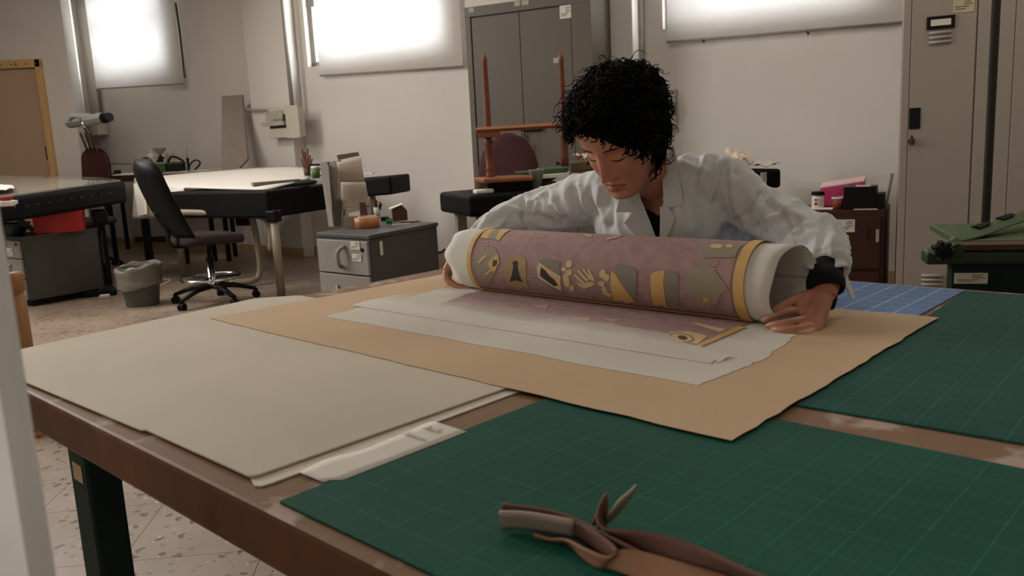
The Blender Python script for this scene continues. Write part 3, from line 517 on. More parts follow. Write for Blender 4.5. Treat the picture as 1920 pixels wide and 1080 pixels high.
# ---- drafting chairs
def star_base(par, c, r, az, rise=.09, m=M_bp):
    for k in range(5):
        e = V2(az+72*k); q = c+e*r; L = part(G().tube([c+UP*(rise+.05), c+e*r*.5+UP*(rise+.035), q+UP*(rise-.015)], [(.03, .028), (.026, .02), (.02, .014)], 8), 'base_arm', m, par, smooth=True)
        w_ = G(); 
        for sgn in (-1, 1): w_.lathe(q+np.cross(e, UP)*.014*sgn+UP*.03, [(.0, -.011), (.026, -.011), (.03, -.006), (.03, .006), (.026, .011), (0, .011)], 14, np.cross(e, UP))
        w_.box(q+UP*.06, (.03, .03, .03), az); part(w_, 'castor', m, L, smooth=False)
def chair(label, c, azb, seat_z, back, back_lean, m_back, ring=True, r=.31, az0=10, seat_w=.47, group='office chairs'):
    ch = thing('office_chair', label, 'chair', c, group); c = np.array([c[0], c[1], 0]); star_base(ch, c, r, az0)
    part(G().lathe(c, [(.045, .13), (.045, .16), (.03, .17), (.03, .36), (.018, .361), (.018, seat_z-.06)], 16), 'gas_lift', M_chr, ch, smooth=True)
    if ring:
        rg = part(G().tube([c+V2(a)*.225+UP*.20 for a in range(0, 361, 12)], .0125, 8, caps=False), 'foot_ring', M_chr, ch, smooth=True); sp = G()
        for a in (30, 150, 270): sp.tube([c+UP*.2, c+V2(a)*.22+UP*.2], .009, 6)
        part(sp, 'ring_spoke', M_bp, ch)
    eb = V2(azb); el = V2(azb+90)
    def sf(a, k, z, dz=0): return c+(eb*math.cos(a)*seat_w/2*1.02+el*math.sin(a)*seat_w/2)*k*(1/ (abs(math.cos(a))**4+abs(math.sin(a))**4)**.25)+UP*(z+dz)
    g = G(); n = 28; prof = [(0, seat_z-.055), (.6, seat_z-.055), (.95, seat_z-.045), (1.0, seat_z-.015), (.97, seat_z+.015), (.85, seat_z+.03), (.5, seat_z+.022), (0.02, seat_z+.018)]
    vs = [sf(2*math.pi*i/n, k, z, -.02*max(0, -math.cos(2*math.pi*i/n))*k) for k, z in prof for i in range(n)]
    g.add(vs, [(j*n+i, j*n+(i+1) % n, (j+1)*n+(i+1) % n, (j+1)*n+i) for j in range(len(prof)-1) for i in range(n)]); part(g, 'seat', M_seat, ch, smooth=True)
    bz0, bz1, bw_ = back
    def bf(s, t_, side):
        zz = bz0+(bz1-bz0)*t_; x = (s-.5)*bw_*(.78+.22*math.sin(math.pi*min(1, .25+t_*.62))) if True else 0
        rnd = max(0, t_-.82)/.18; x *= math.sqrt(max(.05, 1-rnd*rnd*.8)); dep = seat_w/2+.02+back_lean*t_+.10*(1-math.sin(math.pi*(.15+.7*t_)))*-.4-.12*(s-.5)**2*2
        th = .035*(1-abs(2*s-1)**4)*(1-abs(2*t_-1)**6)+.006; return c+eb*(dep+side*th)+el*x+UP*zz
    part(G().grid(lambda s, t_: bf(s, t_, -1), 14, 16), 'back_pad', m_back, ch, smooth=True, solid=.004); part(G().grid(lambda s, t_: bf(s, t_, 1), 14, 16), 'back_shell', M_bp, ch, smooth=True, solid=.004)
    part(G().tube(smoothpath([c+UP*(seat_z-.04), c+eb*(seat_w/2+.03)+UP*(seat_z-.05), c+eb*(seat_w/2+.07)+UP*(seat_z+.10), c+eb*(seat_w/2+.05+back_lean*.4)+UP*(bz0+.2)], 5), [(.03, .012)]*16, 8), 'back_bracket', M_bp, ch, smooth=True)
    return ch
cc = P(383, 562, 0); cc = np.array([-2.32, 6.42, 0])
chair('black and burgundy drafting chair with a chrome foot ring, beside the waste bin', cc, 222, .52, (.54, 1.13, .44), .22, M_bur, True, .32, 28)
c2_ = np.array([D(141, 300, 8.8)[0]+.04, 8.8, 0]); chair('burgundy office chair behind the black light table, by the desk lamp', c2_, 75, .52, (.72, 1.27, .36), .05, M_bur, False, .3, 0)
# ---- black edged table, near end towards the drawer unit
C = P(500, 357, .84); ER, EL = V2(66), V2(151); Rr = C+ER*.83; Ll = C+EL*1.22
bt = thing('drawing_table', 'black edged table on beige tube legs behind the drafting chair', 'table', (C+ER*.4+EL*.6)*np.array([1, 1, 0]))
F4 = Ll+ER*.83
part(G().hexa([p-UP*.22 for p in (C, Rr, F4, Ll)], [C, Rr, F4, Ll]), 'table_body', M_blk, bt, bevel=.02)
lt1 = P(528, 556, 0); lx = np.array([lt1[0], lt1[1], 0]); ztop = .60
part(G().tube([lx+UP*.0, lx+UP*ztop], .033, 14), 'leg', M_beige, bt, smooth=True); part(G().box(lx+UP*(ztop+.04), (.09, .09, .09), 66), 'leg_socket', M_bp, bt, bevel=.01)
ly = P(345, 522, 0); lyv = np.array([ly[0], ly[1], 0]); part(G().tube([lyv, lyv+UP*ztop], .033, 14), 'leg', M_beige, bt, smooth=True)
fr = [D(340, 398, 7.0), D(410, 400, 6.95), D(485, 405, 6.85), D(506, 425, 6.8), D(508, 470, 6.8)]
part(G().tube(smoothpath(fr, 5), .026, 10), 'frame_tube', M_beige, bt, smooth=True)
fr2 = [D(472, 405, 7.2), D(480, 440, 7.2), D(488, 495, 7.2), D(485, 518, 7.2), D(470, 527, 7.15), D(430, 530, 7.1)]
part(G().tube(smoothpath(fr2, 5), .028, 10), 'sled_tube', M_beige, bt, smooth=True)
part(G().tube([D(325, 392, 7.3), D(362, 380, 7.35)], .02, 8), 'side_rail', M_bp, bt)
q = D(505, 344, 7.0)
# white papered table behind it
wt = thing('papered_table', 'long table covered with white paper and a hanging white cloth', 'table', np.array([-2.9, 8.2, 0]))
WA = [D(346, 352, 7.35), D(432, 354.5, 7.0), D(500, 356, 6.72), D(572, 338, 7.35)]; WB = [D(252, 335, 8.3), D(400, 321, 8.7), D(540, 311.5, 8.75), D(600, 319, 8.3)]
def wf(s, t_):
    a = np.array([np.interp(s, [0, .33, .66, 1], [p[i] for p in WA]) for i in range(3)]); b_ = np.array([np.interp(s, [0, .33, .66, 1], [p[i] for p in WB]) for i in range(3)]); return lerp(a, b_, t_)+UP*.006
part(G().grid(wf, 16, 10), 'paper_cover', M_wcl, wt, smooth=True, solid=.01, off=-1)
def wh(s, t_):
    p = lerp(WB[0], WA[0], s)+UP*.004; dn = (.40-.16*s)*t_; return p-UP*dn+np.array([-.03, -.02, 0])*math.sin(s*9)*t_+np.array([-.05, -.05, 0])*t_
part(G().grid(wh, 18, 10), 'hanging_cloth', M_wcl, wt, smooth=True, solid=.004)
crn = D(262, 345, 8.0); part(G().prism([D(250, 345, 8.05), D(268, 338, 8.0), D(272, 402, 7.7), D(259, 404, 7.75)], (.01, .02, 0)), 'cloth_corner', M_wcl, wt)
for u, v in ((275, 470), (430, 490), (283, 474), (400, 455)):
    q = P(u, v, 0); q[1] = min(q[1], 9.0); q = D(u, v, q[1]); zt_ = .86; part(G().box((q[0], q[1], zt_/2), (.045, .045, zt_), 30), 'leg', M_bp, wt)
part(G().box(D(456, 408, 8.0), (.17, .05, .15), -30), 'wall_side_box', M_bp, wt, bevel=.004)
part(G().box(lerp(D(275, 470, 8.6), D(430, 480, 8.6), .5)*np.array([1, 1, 0])+UP*.3, (1.3, .04, .06), -20), 'stretcher', M_bp, wt)
# ---- desk against the window wall with bits on it
yb = 9.75; bdz = .94
bd = thing('wall_desk', 'dark brown desk with pale papers against the window wall', 'desk', np.array([-4.1, 10.0, 0]))
q4 = [D(150, 334, 9.4), D(330, 331, 9.4), D(425, 316, 9.3), D(190, 322, 10.6)]
zq = sum(p[2] for p in q4)/4; q4 = [np.array([p[0], p[1], zq]) for p in (D(188, 333, 9.35), D(338, 330, 8.85), D(440, 320, 9.35), D(215, 322, 10.85))]
part(G().hexa([p-UP*.07 for p in q4], q4), 'desk_top', mat('dark_brown_wood', '#3a211a', .5), bd)
part(G().hexa([lerp(p, sum(q4)/4, .02)+UP*.001 for p in q4], [lerp(p, sum(q4)/4, .02)+UP*.004 for p in q4]), 'paper_cover', M_wcl, bd)
for p in q4: qq = lerp(p, sum(q4)/4, .1); part(G().box((qq[0], qq[1], (zq-.07)/2), (.05, .05, zq-.07), 20), 'leg', M_bp, bd)
def at(u, v, Y=9.4): return D(u, v, Y)
def ond(u, v): p = P(u, v, zq+.005); return p if p[1] < 10.4 and p[1] > 0 else np.array([*D(u, v, 10.0)[:2], zq+.005])
def onY(u, Y): p = D(u, 320, Y); return np.array([p[0], p[1], zq+.0045])
for k, (u, Y, az, w_, d_) in enumerate(((222, 9.75, 10, .34, .24), (292, 9.45, -10, .30, .20), (340, 9.2, 30, .36, .25), (372, 9.2, -5, .3, .22), (398, 9.25, 20, .22, .2))):
    o = G().box(onY(u, Y)+UP*(.002+.003*k), (w_, d_, .003), az).obj('loose_paper', M_pw); tag(o, ('sheet of paper on the wall desk nearest the burgundy chair', 'white sheet of paper in front of the green drill', 'loose sheet on the wall desk below the soldering iron', 'sheet of paper on the wall desk left of the grey panel', 'small sheet on the wall desk at the foot of the grey panel')[k], 'paper', 'papers on the wall desk')
fn = onY(304, 9.75); fl = thing('funnel_stand', 'grey funnel cup on a black stem standing on the wall desk', 'funnel', fn)
part(G().lathe(fn, [(.05, 0), (.05, .012), (.012, .02), (.012, .20)], 16), 'stem', M_bp, fl, smooth=True); part(G().lathe(fn, [(.028, .10), (.03, .11), (.03, .17), (.024, .18)], 14), 'clamp', M_bp, fl, smooth=True)
part(G().lathe(fn+UP*.20, [(.012, 0), (.035, .02), (.075, .07), (.078, .075), (.07, .07), (0, .02)], 20), 'cup', mat('funnel_grey', '#8c867a', .5), fl, smooth=True)
bo = onY(287, 9.95); bt_ = thing('white_bottle', 'white waisted bottle on the wall desk left of the funnel', 'bottle', bo); M_wb = mat('white_plastic', '#d3cdc3', .4)
part(G().lathe(bo, [(.045, 0), (.055, .05), (.05, .10), (.032, .135), (.03, .15), (.042, .17), (.044, .20), (.036, .215), (.01, .225)], 20), 'bottle_body', M_wb, bt_, smooth=True); part(G().lathe(bo+UP*.222, [(.012, 0), (.012, .03), (0, .032)], 10), 'nozzle', M_wb, bt_, smooth=True)
b2 = onY(322, 9.95); o = thing('tall_bottle', 'translucent grey bottle on the wall desk right of the funnel', 'bottle', b2); part(G().lathe(b2, [(.05, 0), (.052, .12), (.045, .20), (.03, .24), (0, .245)], 20), 'bottle_body', mat('cloudy_plastic', '#b3aca2', .4), o, smooth=True)
gd = onY(316, 9.2); dl = thing('green_drill', 'green and black electric tool lying on the wall desk', 'tool', gd); M_dg = mat('drill_green', '#1c4a22', .4)
part(G().box(gd+np.array([-.07, 0, .06]), (.16, .10, .12), 10), 'green_body', M_dg, dl, bevel=.02); part(G().box(gd+np.array([.08, 0, .055]), (.20, .11, .11), 10), 'black_housing', M_bp, dl, bevel=.02)
part(G().lathe(gd+np.array([-.12, -.04, .055]), [(.022, 0), (.026, .05), (.012, .09), (.006, .11)], 14, (-1, -.1, .02)), 'nozzle', mat('pale_green', '#a8b79a', .5), dl, smooth=True); part(G().tube(smoothpath([gd+UP*.1, gd+np.array([.05, 0, .17]), gd+np.array([.14, 0, .14]), gd+np.array([.19, 0, .09])], 5), .012, 8), 'hand_grip', M_bp, dl, smooth=True)
si = onY(354, 9.25); so = thing('soldering_iron', 'black soldering iron standing upright at the end of the wall desk', 'soldering iron', si)
part(G().lathe(si, [(.03, 0), (.03, .01), (.013, .02), (.013, .13), (.018, .135), (.018, .145), (.006, .15)], 12), 'grip', M_bp, so, smooth=True); part(G().lathe(si+UP*.15, [(.005, 0), (.005, .10), (.001, .115)], 8), 'rod', M_chr, so)
def loop(name, label, pts, r=.009, cat='cable', group='cables on the wall desk'): return tag(G().tube(smoothpath(pts, 6), r, 6).obj(name, M_bp, smooth=True), label, cat, group)
L0 = lambda u, v, Y: D(u, v, Y)
loop('black_cable', 'black cable loop at the right of the green electric tool', [onY(352, 9.2)+UP*.01, L0(358, 306, 9.2), L0(369, 300, 9.2), L0(375, 307, 9.2), onY(364, 9.2)+UP*.01])
loop('black_cable', 'black cable arching between chair back and white bottle', [L0(266, 298, 9.3), L0(276, 296, 9.3), L0(286, 303, 9.3), onY(288, 9.3)+UP*.01, L0(296, 301, 9.4), L0(308, 296, 9.5)])
loop('thin_cable', 'thin cable running along the wall desk near the burgundy chair', [L0(200, 318, 9.7), L0(208, 309, 9.8), L0(222, 307, 9.9), L0(246, 308, 9.9)], .005)
q = D(218, 306, 9.85); o = thing('plug_adapter', 'small black plug adapter on the wall desk by the burgundy chair', 'plug', q); q[2] = zq+.03; part(G().box(q, (.08, .05, .05), 20), 'plug_body', M_bp, o, bevel=.01); part(G().tube([q-np.array([.04, 0, .0]), q-np.array([.07, .02, .02])], .008, 6), 'plug_pin', M_chr, o)
q = onY(202, 9.55); o = G().box(q+UP*.012, (.13, .03, .02), 15).obj('dark_knife', mat('dark_tool', '#1d211b', .4), bevel=.006); tag(o, 'slim dark cutter lying at the left end of the wall desk', 'tool')
# desk lamp (tube lamp on an arm)
la, lb = D(131, 231, 8.6), D(197, 221, 8.3); lm = thing('desk_lamp', 'grey fluorescent desk lamp on a sprung arm beside the door', 'lamp', np.array([*D(186, 330, 9.8)[:2], zq]))
ax = lb-la; part(G().tube([la, lb], [(.055, .05)]*2, 8), 'lamp_shade', mat('lamp_grey', '#9a9f99', .45), lm); part(G().tube([lb-ax*.02, lb+ax*.12], [(.058, .053), (.05, .045)], 8), 'end_cap', M_bp, lm)
part(G().box(lerp(la, lb, .30)+UP*.06, (.2, .06, .035), 10), 'ballast', mat('lamp_grey', '#9a9f99', .45), lm, bevel=.006)
jt = D(160, 250, 8.6); bs = np.array([*D(186, 330, 9.8)[:2], zq])
part(G().tube(smoothpath([D(152, 222, 8.45), D(156, 235, 8.4), D(165, 249, 8.5)], 5), .016, 8), 'yoke', M_chr, lm, smooth=True)
for dx in (-.05, 0, .05): part(G().tube([jt+np.array([dx, 0, 0]), bs+np.array([dx*.4, 0, .03])], .011, 8), 'arm', mat('arm_grey', '#5c5a55', .4, metal=.5), lm)
part(G().box(bs+UP*.02, (.1, .1, .05)), 'desk_clamp', M_bp, lm, bevel=.01)
# wall boxes, conduits
def wallbox(label, s0, s1, z0, z1, off, dep, m, name='junction_box'):
    o = thing(name, label, 'electrical box', WP((s0+s1)/2, z0, off)); part(wbox(G(), s0, s1, z0, z1, off, off+dep), 'box_body', m, o, bevel=.006); return o
M_eb = mat('box_beige', '#b9b2a2', .5, var=.03); M_cd = mat('conduit_grey', '#8d867d', .5)
def S_(u, v, off): p = NW(u, v, off); return (p-pw)@ew, p[2]
s0, z1 = S_(170, 213, .10); s1, z0 = S_(192, 253, .10)
ob = wallbox('pale wall box behind the desk lamp', s0, s1, z0, z1, .012, .14, M_eb)
tag(G().tube([WP(s0+.62*(s1-s0), z1-.01, .03), WP(s0+.60*(s1-s0), ZC-.02, .03)], .02, 8).obj('conduit', M_cd, smooth=True), 'vertical grey conduit rising from the box behind the desk lamp', 'conduit', 'wall conduits')
s0, z1 = S_(510, 206, .2); s1, z0 = S_(570, 256, .2); sc0, _ = S_(545, 206, .2)
eb_ = wallbox('beige distribution box with its cover open on the pillar', s0, s1-.01, z0, z1, .16, .10, M_eb, 'distribution_box')
part(wbox(G(), s0+.02, sc0-.02, z0+.10, z0+.24, .258, .262), 'breaker_window', mat('dark_window', '#3a2f26', .3), eb_)
for k in range(4): part(wbox(G(), s0+.06+.05*k, s0+.09+.05*k, z0+.14, z0+.20, .26, .275), 'breaker', M_bp, eb_)
part(wbox(G(), sc0, s1+.03, z0-.01, z1+.02, .26, .28), 'cover', M_eb, eb_, bevel=.004)
part(wbox(G(), s0-.08, sc0-.02, z1-.17, z1-.13, .26, .30), 'lid_flap', mat('flap_grey', '#a39c90', .5), eb_); part(wbox(G(), s0-.02, sc0-.05, z1-.13, z1-.02, .26, .275), 'lid', mat('flap_grey', '#a39c90', .5), eb_)
sA, zA = S_(548, 203, .18); tag(G().tube([WP(sA, zA-.005, .18), WP(sA, ZC-.02, .18)], .022, 8).obj('conduit', M_cd, smooth=True), 'vertical grey conduit above the open distribution box', 'conduit', 'wall conduits')
sB, zB = S_(460, 206, .2); tag(G().tube([WP(sB, zB, .2), WP(sA, zA+.0, .2)], .014, 8).obj('conduit', M_eb, smooth=True), 'thin horizontal conduit running left to the grey panel', 'conduit', 'wall conduits')
sA, zA = S_(1203, 120, .02); tag(G().tube([WP(sA, .2, .03), WP(sA, ZC-.02, .03)], .028, 8).obj('conduit', M_cd, smooth=True), 'vertical grey conduit behind the woman near the wide blind', 'conduit', 'wall conduits')
s0, z1 = S_(1236, 170, .02); s1, z0 = S_(1270, 240, .02)
cb = wallbox('grey wall box with a dark door behind the curly head', s0-.1, s1, z0, z1, .004, .06, mat('pale_box', '#a9a196', .6), 'switch_box'); part(wbox(G(), s0-.06, s1+.01, z0+.10, z1-.10, .06, .075), 'dark_door', mat('dark_taupe', '#5d5144', .6), cb)
# leaning panel
pA = [D(420, 319, 8.95), D(452, 315, 8.95), D(468, 298, 9.0), D(457, 178, 9.35), D(420, 180, 9.3)]
o = G().prism(pA, nw*.03).obj('grey_panel', mat('grey_panel', '#7d7265', .7, var=.04)); tag(o, 'tall grey panel leaning against the wall at the desk end', 'panel')
# things on the papered table
cp_ = D(577, 333, 7.7); tz = cp_[2]
pcup = thing('brush_jar', 'brown jar of paint brushes on the papered table', 'jar', cp_); M_br = mat('brush_brown', '#6b4226', .6)
part(G().lathe(cp_, [(.028, 0), (.032, .09), (.026, .09), (.024, .01), (0, .01)], 16), 'jar_body', mat('jar_brown', '#4f3220', .4), pcup, smooth=True)
for k in range(9):
    a = k*2.4; e = np.array([math.cos(a), math.sin(a), 0]); part(G().tube([cp_+e*.008+UP*.02, cp_+e*(.03+.012*(k % 3))+UP*(.17+.03*(k % 4))], [.005, .008], 6), 'brush', M_br, pcup)
q = D(593, 334, 7.65); gc = thing('green_mug', 'small green and white mug on the papered table beside the brushes', 'mug', q); part(G().lathe(q, [(.035, 0), (.04, .1), (.036, .1), (.03, .01), (0, .01)], 20), 'mug_body', mat('mug_green', '#55763a', .5), gc, smooth=True); part(G().lathe(q, [(.0405, .085), (.0415, .11), (.037, .11)], 20), 'white_rim', M_wb, gc, smooth=True); part(G().tube(smoothpath([q+np.array([.038, 0, .08]), q+np.array([.07, 0, .07]), q+np.array([.066, 0, .03]), q+np.array([.036, 0, .02])], 4), .006, 6), 'handle', M_bp, gc, smooth=True)
q = D(592, 309, 7.7); tag(G().box(q, (.11, .02, .018), 8).obj('black_brush', M_bp, bevel=.005), 'slim black brush lying across the green mug', 'brush')
sb0, sb1 = D(476, 344, 6.95), D(564, 338, 7.25); ob = G(); e = sb1-sb0; ob.hexa([sb0-UP*.045, sb1-UP*.03, sb1-UP*.03+np.array([-.05, .1, 0]), sb0-UP*.045+np.array([-.05, .1, 0])], [sb0+UP*.005, sb1+UP*.01, sb1+UP*.01+np.array([-.05, .1, 0]), sb0+UP*.005+np.array([-.05, .1, 0])])
tag(ob.obj('stone_bar', mat('speckled_stone', '#6a6359', .6, var=.25, scale=90)), 'speckled grey stone bar weighing down the white paper', 'weight')
for k, (u, v, s_) in enumerate(((556, 329, .16), (566, 337, .13))): tag(G().box(D(u, v, 7.9), (s_, .1, .02), 20).obj('paper_pad', M_pw, bevel=.003), ('paper pad left of the brush jar on the papered table', 'lower paper pad at the foot of the brush jar')[k], 'paper', 'paper pads on the papered table')
q = D(573, 342, 7.1); tag(G().ell(q, (.1, .06, .025)).obj('dark_cloth', mat('dark_rag', '#23272b', .9), smooth=True), 'small dark rag at the corner of the black edged table', 'cloth')
# far black table end (seen right of the paper stand)
q = D(708, 345, 7.1); ft = thing('side_table', 'black edged table end poking out behind the paper stand', 'table', np.array([q[0]-.2, q[1]+.25, 0]))
ee = V2(-15); a0, a1 = D(640, 338, 7.2), D(731, 330, 7.0); part(G().hexa([a0-UP*.155, a1-UP*.155, a1+np.array([.12, .42, -.155]), a0+np.array([.12, .42, -.155])], [a0, a1, a1+np.array([.12, .42, 0]), a0+np.array([.12, .42, 0])]), 'table_body', M_blk, ft, bevel=.02, seg=4)
for p in (lerp(a0, a1, .1), lerp(a0, a1, .1)+np.array([.1, .35, 0])): part(G().box((p[0]+.05, p[1]+.06, (p[2]-.155)/2), (.05, .05, p[2]-.155)), 'leg', M_beige, ft)
tag(G().box(D(690, 325.5, 7.25), (.1, .05, .012), -10).obj('small_tray', M_pw, bevel=.002), 'thin white tray on the black table end', 'tray')
# ---- right drawer unit
pz = .68; pc = P(692, 441, pz)
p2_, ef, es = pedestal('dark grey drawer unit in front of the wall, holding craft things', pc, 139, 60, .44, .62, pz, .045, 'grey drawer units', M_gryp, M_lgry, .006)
cL = np.array([pc[0], pc[1], .60]); label_on(p2_, cL+ef*.10-es*.0205+UP*.025, -ef, UP, .075, .045, -es); label_on(p2_, cL+ef*.095-es*.0205-UP*.04, -ef, UP, .075, .04, -es)
nsd = np.cross(es, UP); nsd = nsd if nsd@(CP-pc) > 0 else -nsd
part(plate(cL+es*.09+nsd*.001+UP*.0, es, UP, .025, .075, nsd, .0012), 'side_sticker', M_lab, p2_)
def onp(u, v): return P(u, v, pz)
q = onp(689, 427); tb = thing('tape_roll', 'wide roll of orange brown tape on the right drawer unit', 'tape', q); part(G().lathe(q, [(.062, 0), (.07, .004), (.072, .058), (.06, .062), (.05, .058), (.05, 0)], 28), 'tape_winding', mat('tape_orange', '#a86a3c', .45, var=.05), tb, smooth=True); part(G().lathe(q, [(.049, .0), (.049, .066), (.045, .066), (.045, 0)], 24), 'core', M_lab, tb)
q = onp(750, 413); hb = thing('wooden_box', 'brown house shaped box on the right drawer unit', 'box', q); M_bx = mat('box_brown', '#4a2d1d', .6, var=.1); ex, ey = V2(10), V2(100)
part(G().prism([q-ex*.045-ey*.04, q+ex*.045-ey*.04, q+ex*.045-ey*.04+UP*.06, q+ex*.015-ey*.04+UP*.095, q-ex*.045-ey*.04+UP*.065], ey*.09), 'box_body', M_bx, hb, bevel=.002); part(G().prism([q+ex*.02-ey*.045+UP*.097, q-ex*.06-ey*.045+UP*.072, q-ex*.06-ey*.045+UP*.076, q+ex*.02-ey*.045+UP*.101], ey*.1), 'paper_lid', M_pw, hb)
q = onp(708, 409); br = thing('brush_cup', 'beige cup of dark brushes on the right drawer unit', 'cup', q); part(G().lathe(q, [(.017, 0), (.022, .07), (.019, .07), (.015, .01), (0, .01)], 16), 'cup_body', M_eb, br, smooth=True)
for k in range(6): a = k*1.1; e = np.array([math.cos(a), math.sin(a), 0]); part(G().tube([q+e*.008+UP*.02, q+e*.02+np.array([.012, 0, .09+.012*(k % 4)])], [.004, .006], 6), 'brush', mat('dark_brush', '#33241b', .7), br)
q = onp(730, 419); gcx = thing('green_pot', 'small bright green pot on the right drawer unit', 'pot', q); part(G().lathe(q, [(.016, 0), (.021, .018), (.021, .024), (.018, .024), (0, .012)], 18), 'pot_body', mat('bright_green', '#2f9a2c', .4), gcx, smooth=True); part(G().lathe(q+UP*.0245, [(.0, 0), (.015, 0), (.016, .005), (0, .006)], 14), 'dark_lid', mat('dark_green_lid', '#123c18', .4), gcx)
q = onp(722, 414)+UP*.0; tag(G().box(q+UP*.012, (.05, .05, .024), 10).obj('dark_box', M_bp, bevel=.003), 'small dark box behind the green pot', 'box')
for k, (u, v, l_, az, m_) in enumerate(((752, 421, .10, 20, M_lab), (770, 417, .12, 25, M_bp))): tag(G().box(onp(u, v)+UP*.003, (l_, .008 if k else .02, .005), az).obj('scalpel', m_), ('pale ruler lying on the right drawer unit', 'slim black scalpel lying on the right drawer unit')[k], 'tool')
q = onp(664, 428); og = thing('clear_organiser', 'clear divided organiser with cards behind the tape roll', 'organiser', q); M_cl = mat('cloudy_box', '#8b8378', .3, var=.05); ex, ey = V2(5), V2(95)
crate(q+ey*.03, ex, ey, .10, .09, .07, .004, M_cl, og, 'tray_body', 0); part(G().prism([q+ex*-.03+ey*.03+UP*.02, q+ex*.04+ey*.03+UP*.02, q+ex*.035+ey*.035+UP*.095, q-ex*.028+ey*.035+UP*.085], ey*.003), 'white_card', M_pw, og); part(G().prism([q+ex*.04+ey*.05+UP*.02, q+ex*.085+ey*.05+UP*.02, q+ex*.07+ey*.06+UP*.14, q+ex*.035+ey*.06+UP*.14], ey*.004), 'brown_card', mat('card_brown', '#53342a', .7), og); part(G().prism([q-ex*.05+ey*.07+UP*.02, q+ex*.05+ey*.07+UP*.02, q+ex*.05+ey*.08+UP*.12, q-ex*.045+ey*.08+UP*.11], ey*.004), 'back_card', mat('card_taupe', '#a0917f', .7), og)
# magazine files with papers hanging
q = onp(624, 425); mf_ = thing('magazine_file', 'grey magazine file standing on the right drawer unit', 'file', q); hz = D(612, 300, q[1]+.02)[2]-pz
eF = V2(-35)
M_fg = mat('file_grey', '#9b9389', .6)
for sgn in (0, .055): part(G().prism([q-eF*.035+V2(55)*sgn, q+eF*.005+V2(55)*sgn, q+eF*.012+V2(55)*sgn+UP*hz*.98-np.array([.005, 0, 0]), q-eF*.035+V2(55)*sgn+UP*hz*.97-np.array([.02, 0, 0])], V2(55)*.004), 'side_wall', M_fg, mf_)
part(G().prism([q-eF*.035, q-eF*.035+V2(55)*.058, q-eF*.035+V2(55)*.058+UP*hz*.95-np.array([.02, 0, 0]), q-eF*.035+UP*hz*.95-np.array([.02, 0, 0])], eF*.004), 'spine', M_fg, mf_); part(G().lathe(D(615.5, 306, q[1]-.012), [(.006, 0), (.006, .003), (0, .004)], 10, (0, -1, 0)), 'finger_hole', M_bp, mf_)
yp = q[1]
pst = thing('paper_bundle', 'bundle of hanging cream papers stuffed in the grey file', 'paper', onp(660, 425)); M_cp = mat('cream_paper', '#b3a594', .85, var=.04)
for k, (pl, dy) in enumerate((([(632, 304), (677, 296), (684, 342), (640, 342)], .02), ([(640, 341), (686, 341), (693, 388), (640, 395)], -.01), ([(628, 302), (640, 300), (640, 420), (634, 420)], .06), ([(640, 360), (694, 372), (697, 424), (645, 424)], .05))):
    a_, b_, c_, d_ = [D(u, v, yp+dy) for u, v in pl]; part(G().grid(lambda s, t_: lerp(lerp(a_, b_, s), lerp(d_, c_, s), t_)+np.array([0, -.015*math.sin(math.pi*s)-.01*math.sin(t_*4+k), 0]), 8, 8), 'paper_leaf', M_cp, pst, solid=.002, smooth=True)
part(G().prism([D(631, 291, yp+.03), D(670, 285, yp+.03), D(673, 292, yp+.03), D(634, 300, yp+.03)], (.0, .03, 0)), 'grey_fold', mat('grey_card', '#6f6657', .8), pst); part(G().prism([D(622, 388, yp-.02), D(634, 372, yp-.02), D(640, 378, yp-.01), D(638, 424, yp-.01), D(628, 424, yp-.02)], (.0, .02, 0)), 'dark_folder', mat('dark_grey_card', '#4d4740', .7), pst)
# ---- tall grey cabinet
AZC = -28; ec, nc = V2(AZC), V2(AZC-90); kL = D(880, 180, 6.95); kL[2] = 0; zc_ = D(870, 15, 6.95)[2]
d = ray(1109, 60); tt = ((kL-CP)@nc)/(d@nc); kR = CP+d*tt; wc = (kR-kL)@ec
def CB(x, z, o=0): return kL+ec*x+UP*z+nc*o
def cbox(x0, x1, z0, z1, o0, o1): return G().hexa([CB(x0, z0, o1), CB(x1, z0, o1), CB(x1, z0, o0), CB(x0, z0, o0)], [CB(x0, z1, o1), CB(x1, z1, o1), CB(x1, z1, o0), CB(x0, z1, o0)])
gk = thing('steel_cabinet', 'tall grey two door steel cabinet behind the wooden frame', 'cabinet', kL+ec*wc/2-nc*.22)
part(cbox(0, wc, .0, zc_, -.42, -.02), 'carcass', M_gcab, gk); part(cbox(0, .045, 0, zc_, -.02, .0), 'side_frame', M_gcab, gk); part(cbox(wc-.16, wc, 0, zc_, -.02, .0), 'side_frame', M_gcab, gk); part(cbox(0, wc, zc_-.075, zc_, -.02, .003), 'top_frame', M_gcab, gk)
xm = .045+(wc-.205)*.5
dl1 = part(cbox(.055, xm-.002, .09, zc_-.085, -.02, -.004), 'door', M_gcab, gk, bevel=.003); dl2 = part(cbox(xm+.002, wc-.165, .09, zc_-.085, -.02, -.004), 'door', M_gcab, gk, bevel=.003)
def CBp(u, v): d = ray(u, v); p = CP+d*(((kL-CP)@nc)/(d@nc)); return (p-kL)@ec, p[2]
x, z = CBp(1060, 22); label_on(dl2, CB(x, z, -.003), ec, UP, .095, .095, nc); x, z = CBp(1044, 113); part(plate(CB(x, z, -.003), ec, UP, .06, .04, nc, .001), 'worn_sticker', mat('worn_label', '#a29a8c', .8), dl2)
for u, v, w_ in ((884, 19, .05), (970, 7, .05), (985, 5, .06)): x, z = CBp(u, v); part(plate(CB(x, z, .004), ec, UP, w_, .035, nc, .001), 'top_sticker', mat('worn_label', '#a29a8c', .8), gk)
x, z = CBp(984, 243); hk = part(cbox(x-.03, x+.15, z-.012, z+.014, 0, .03), 'handle', M_bp, dl2, bevel=.004); ky = G(); 
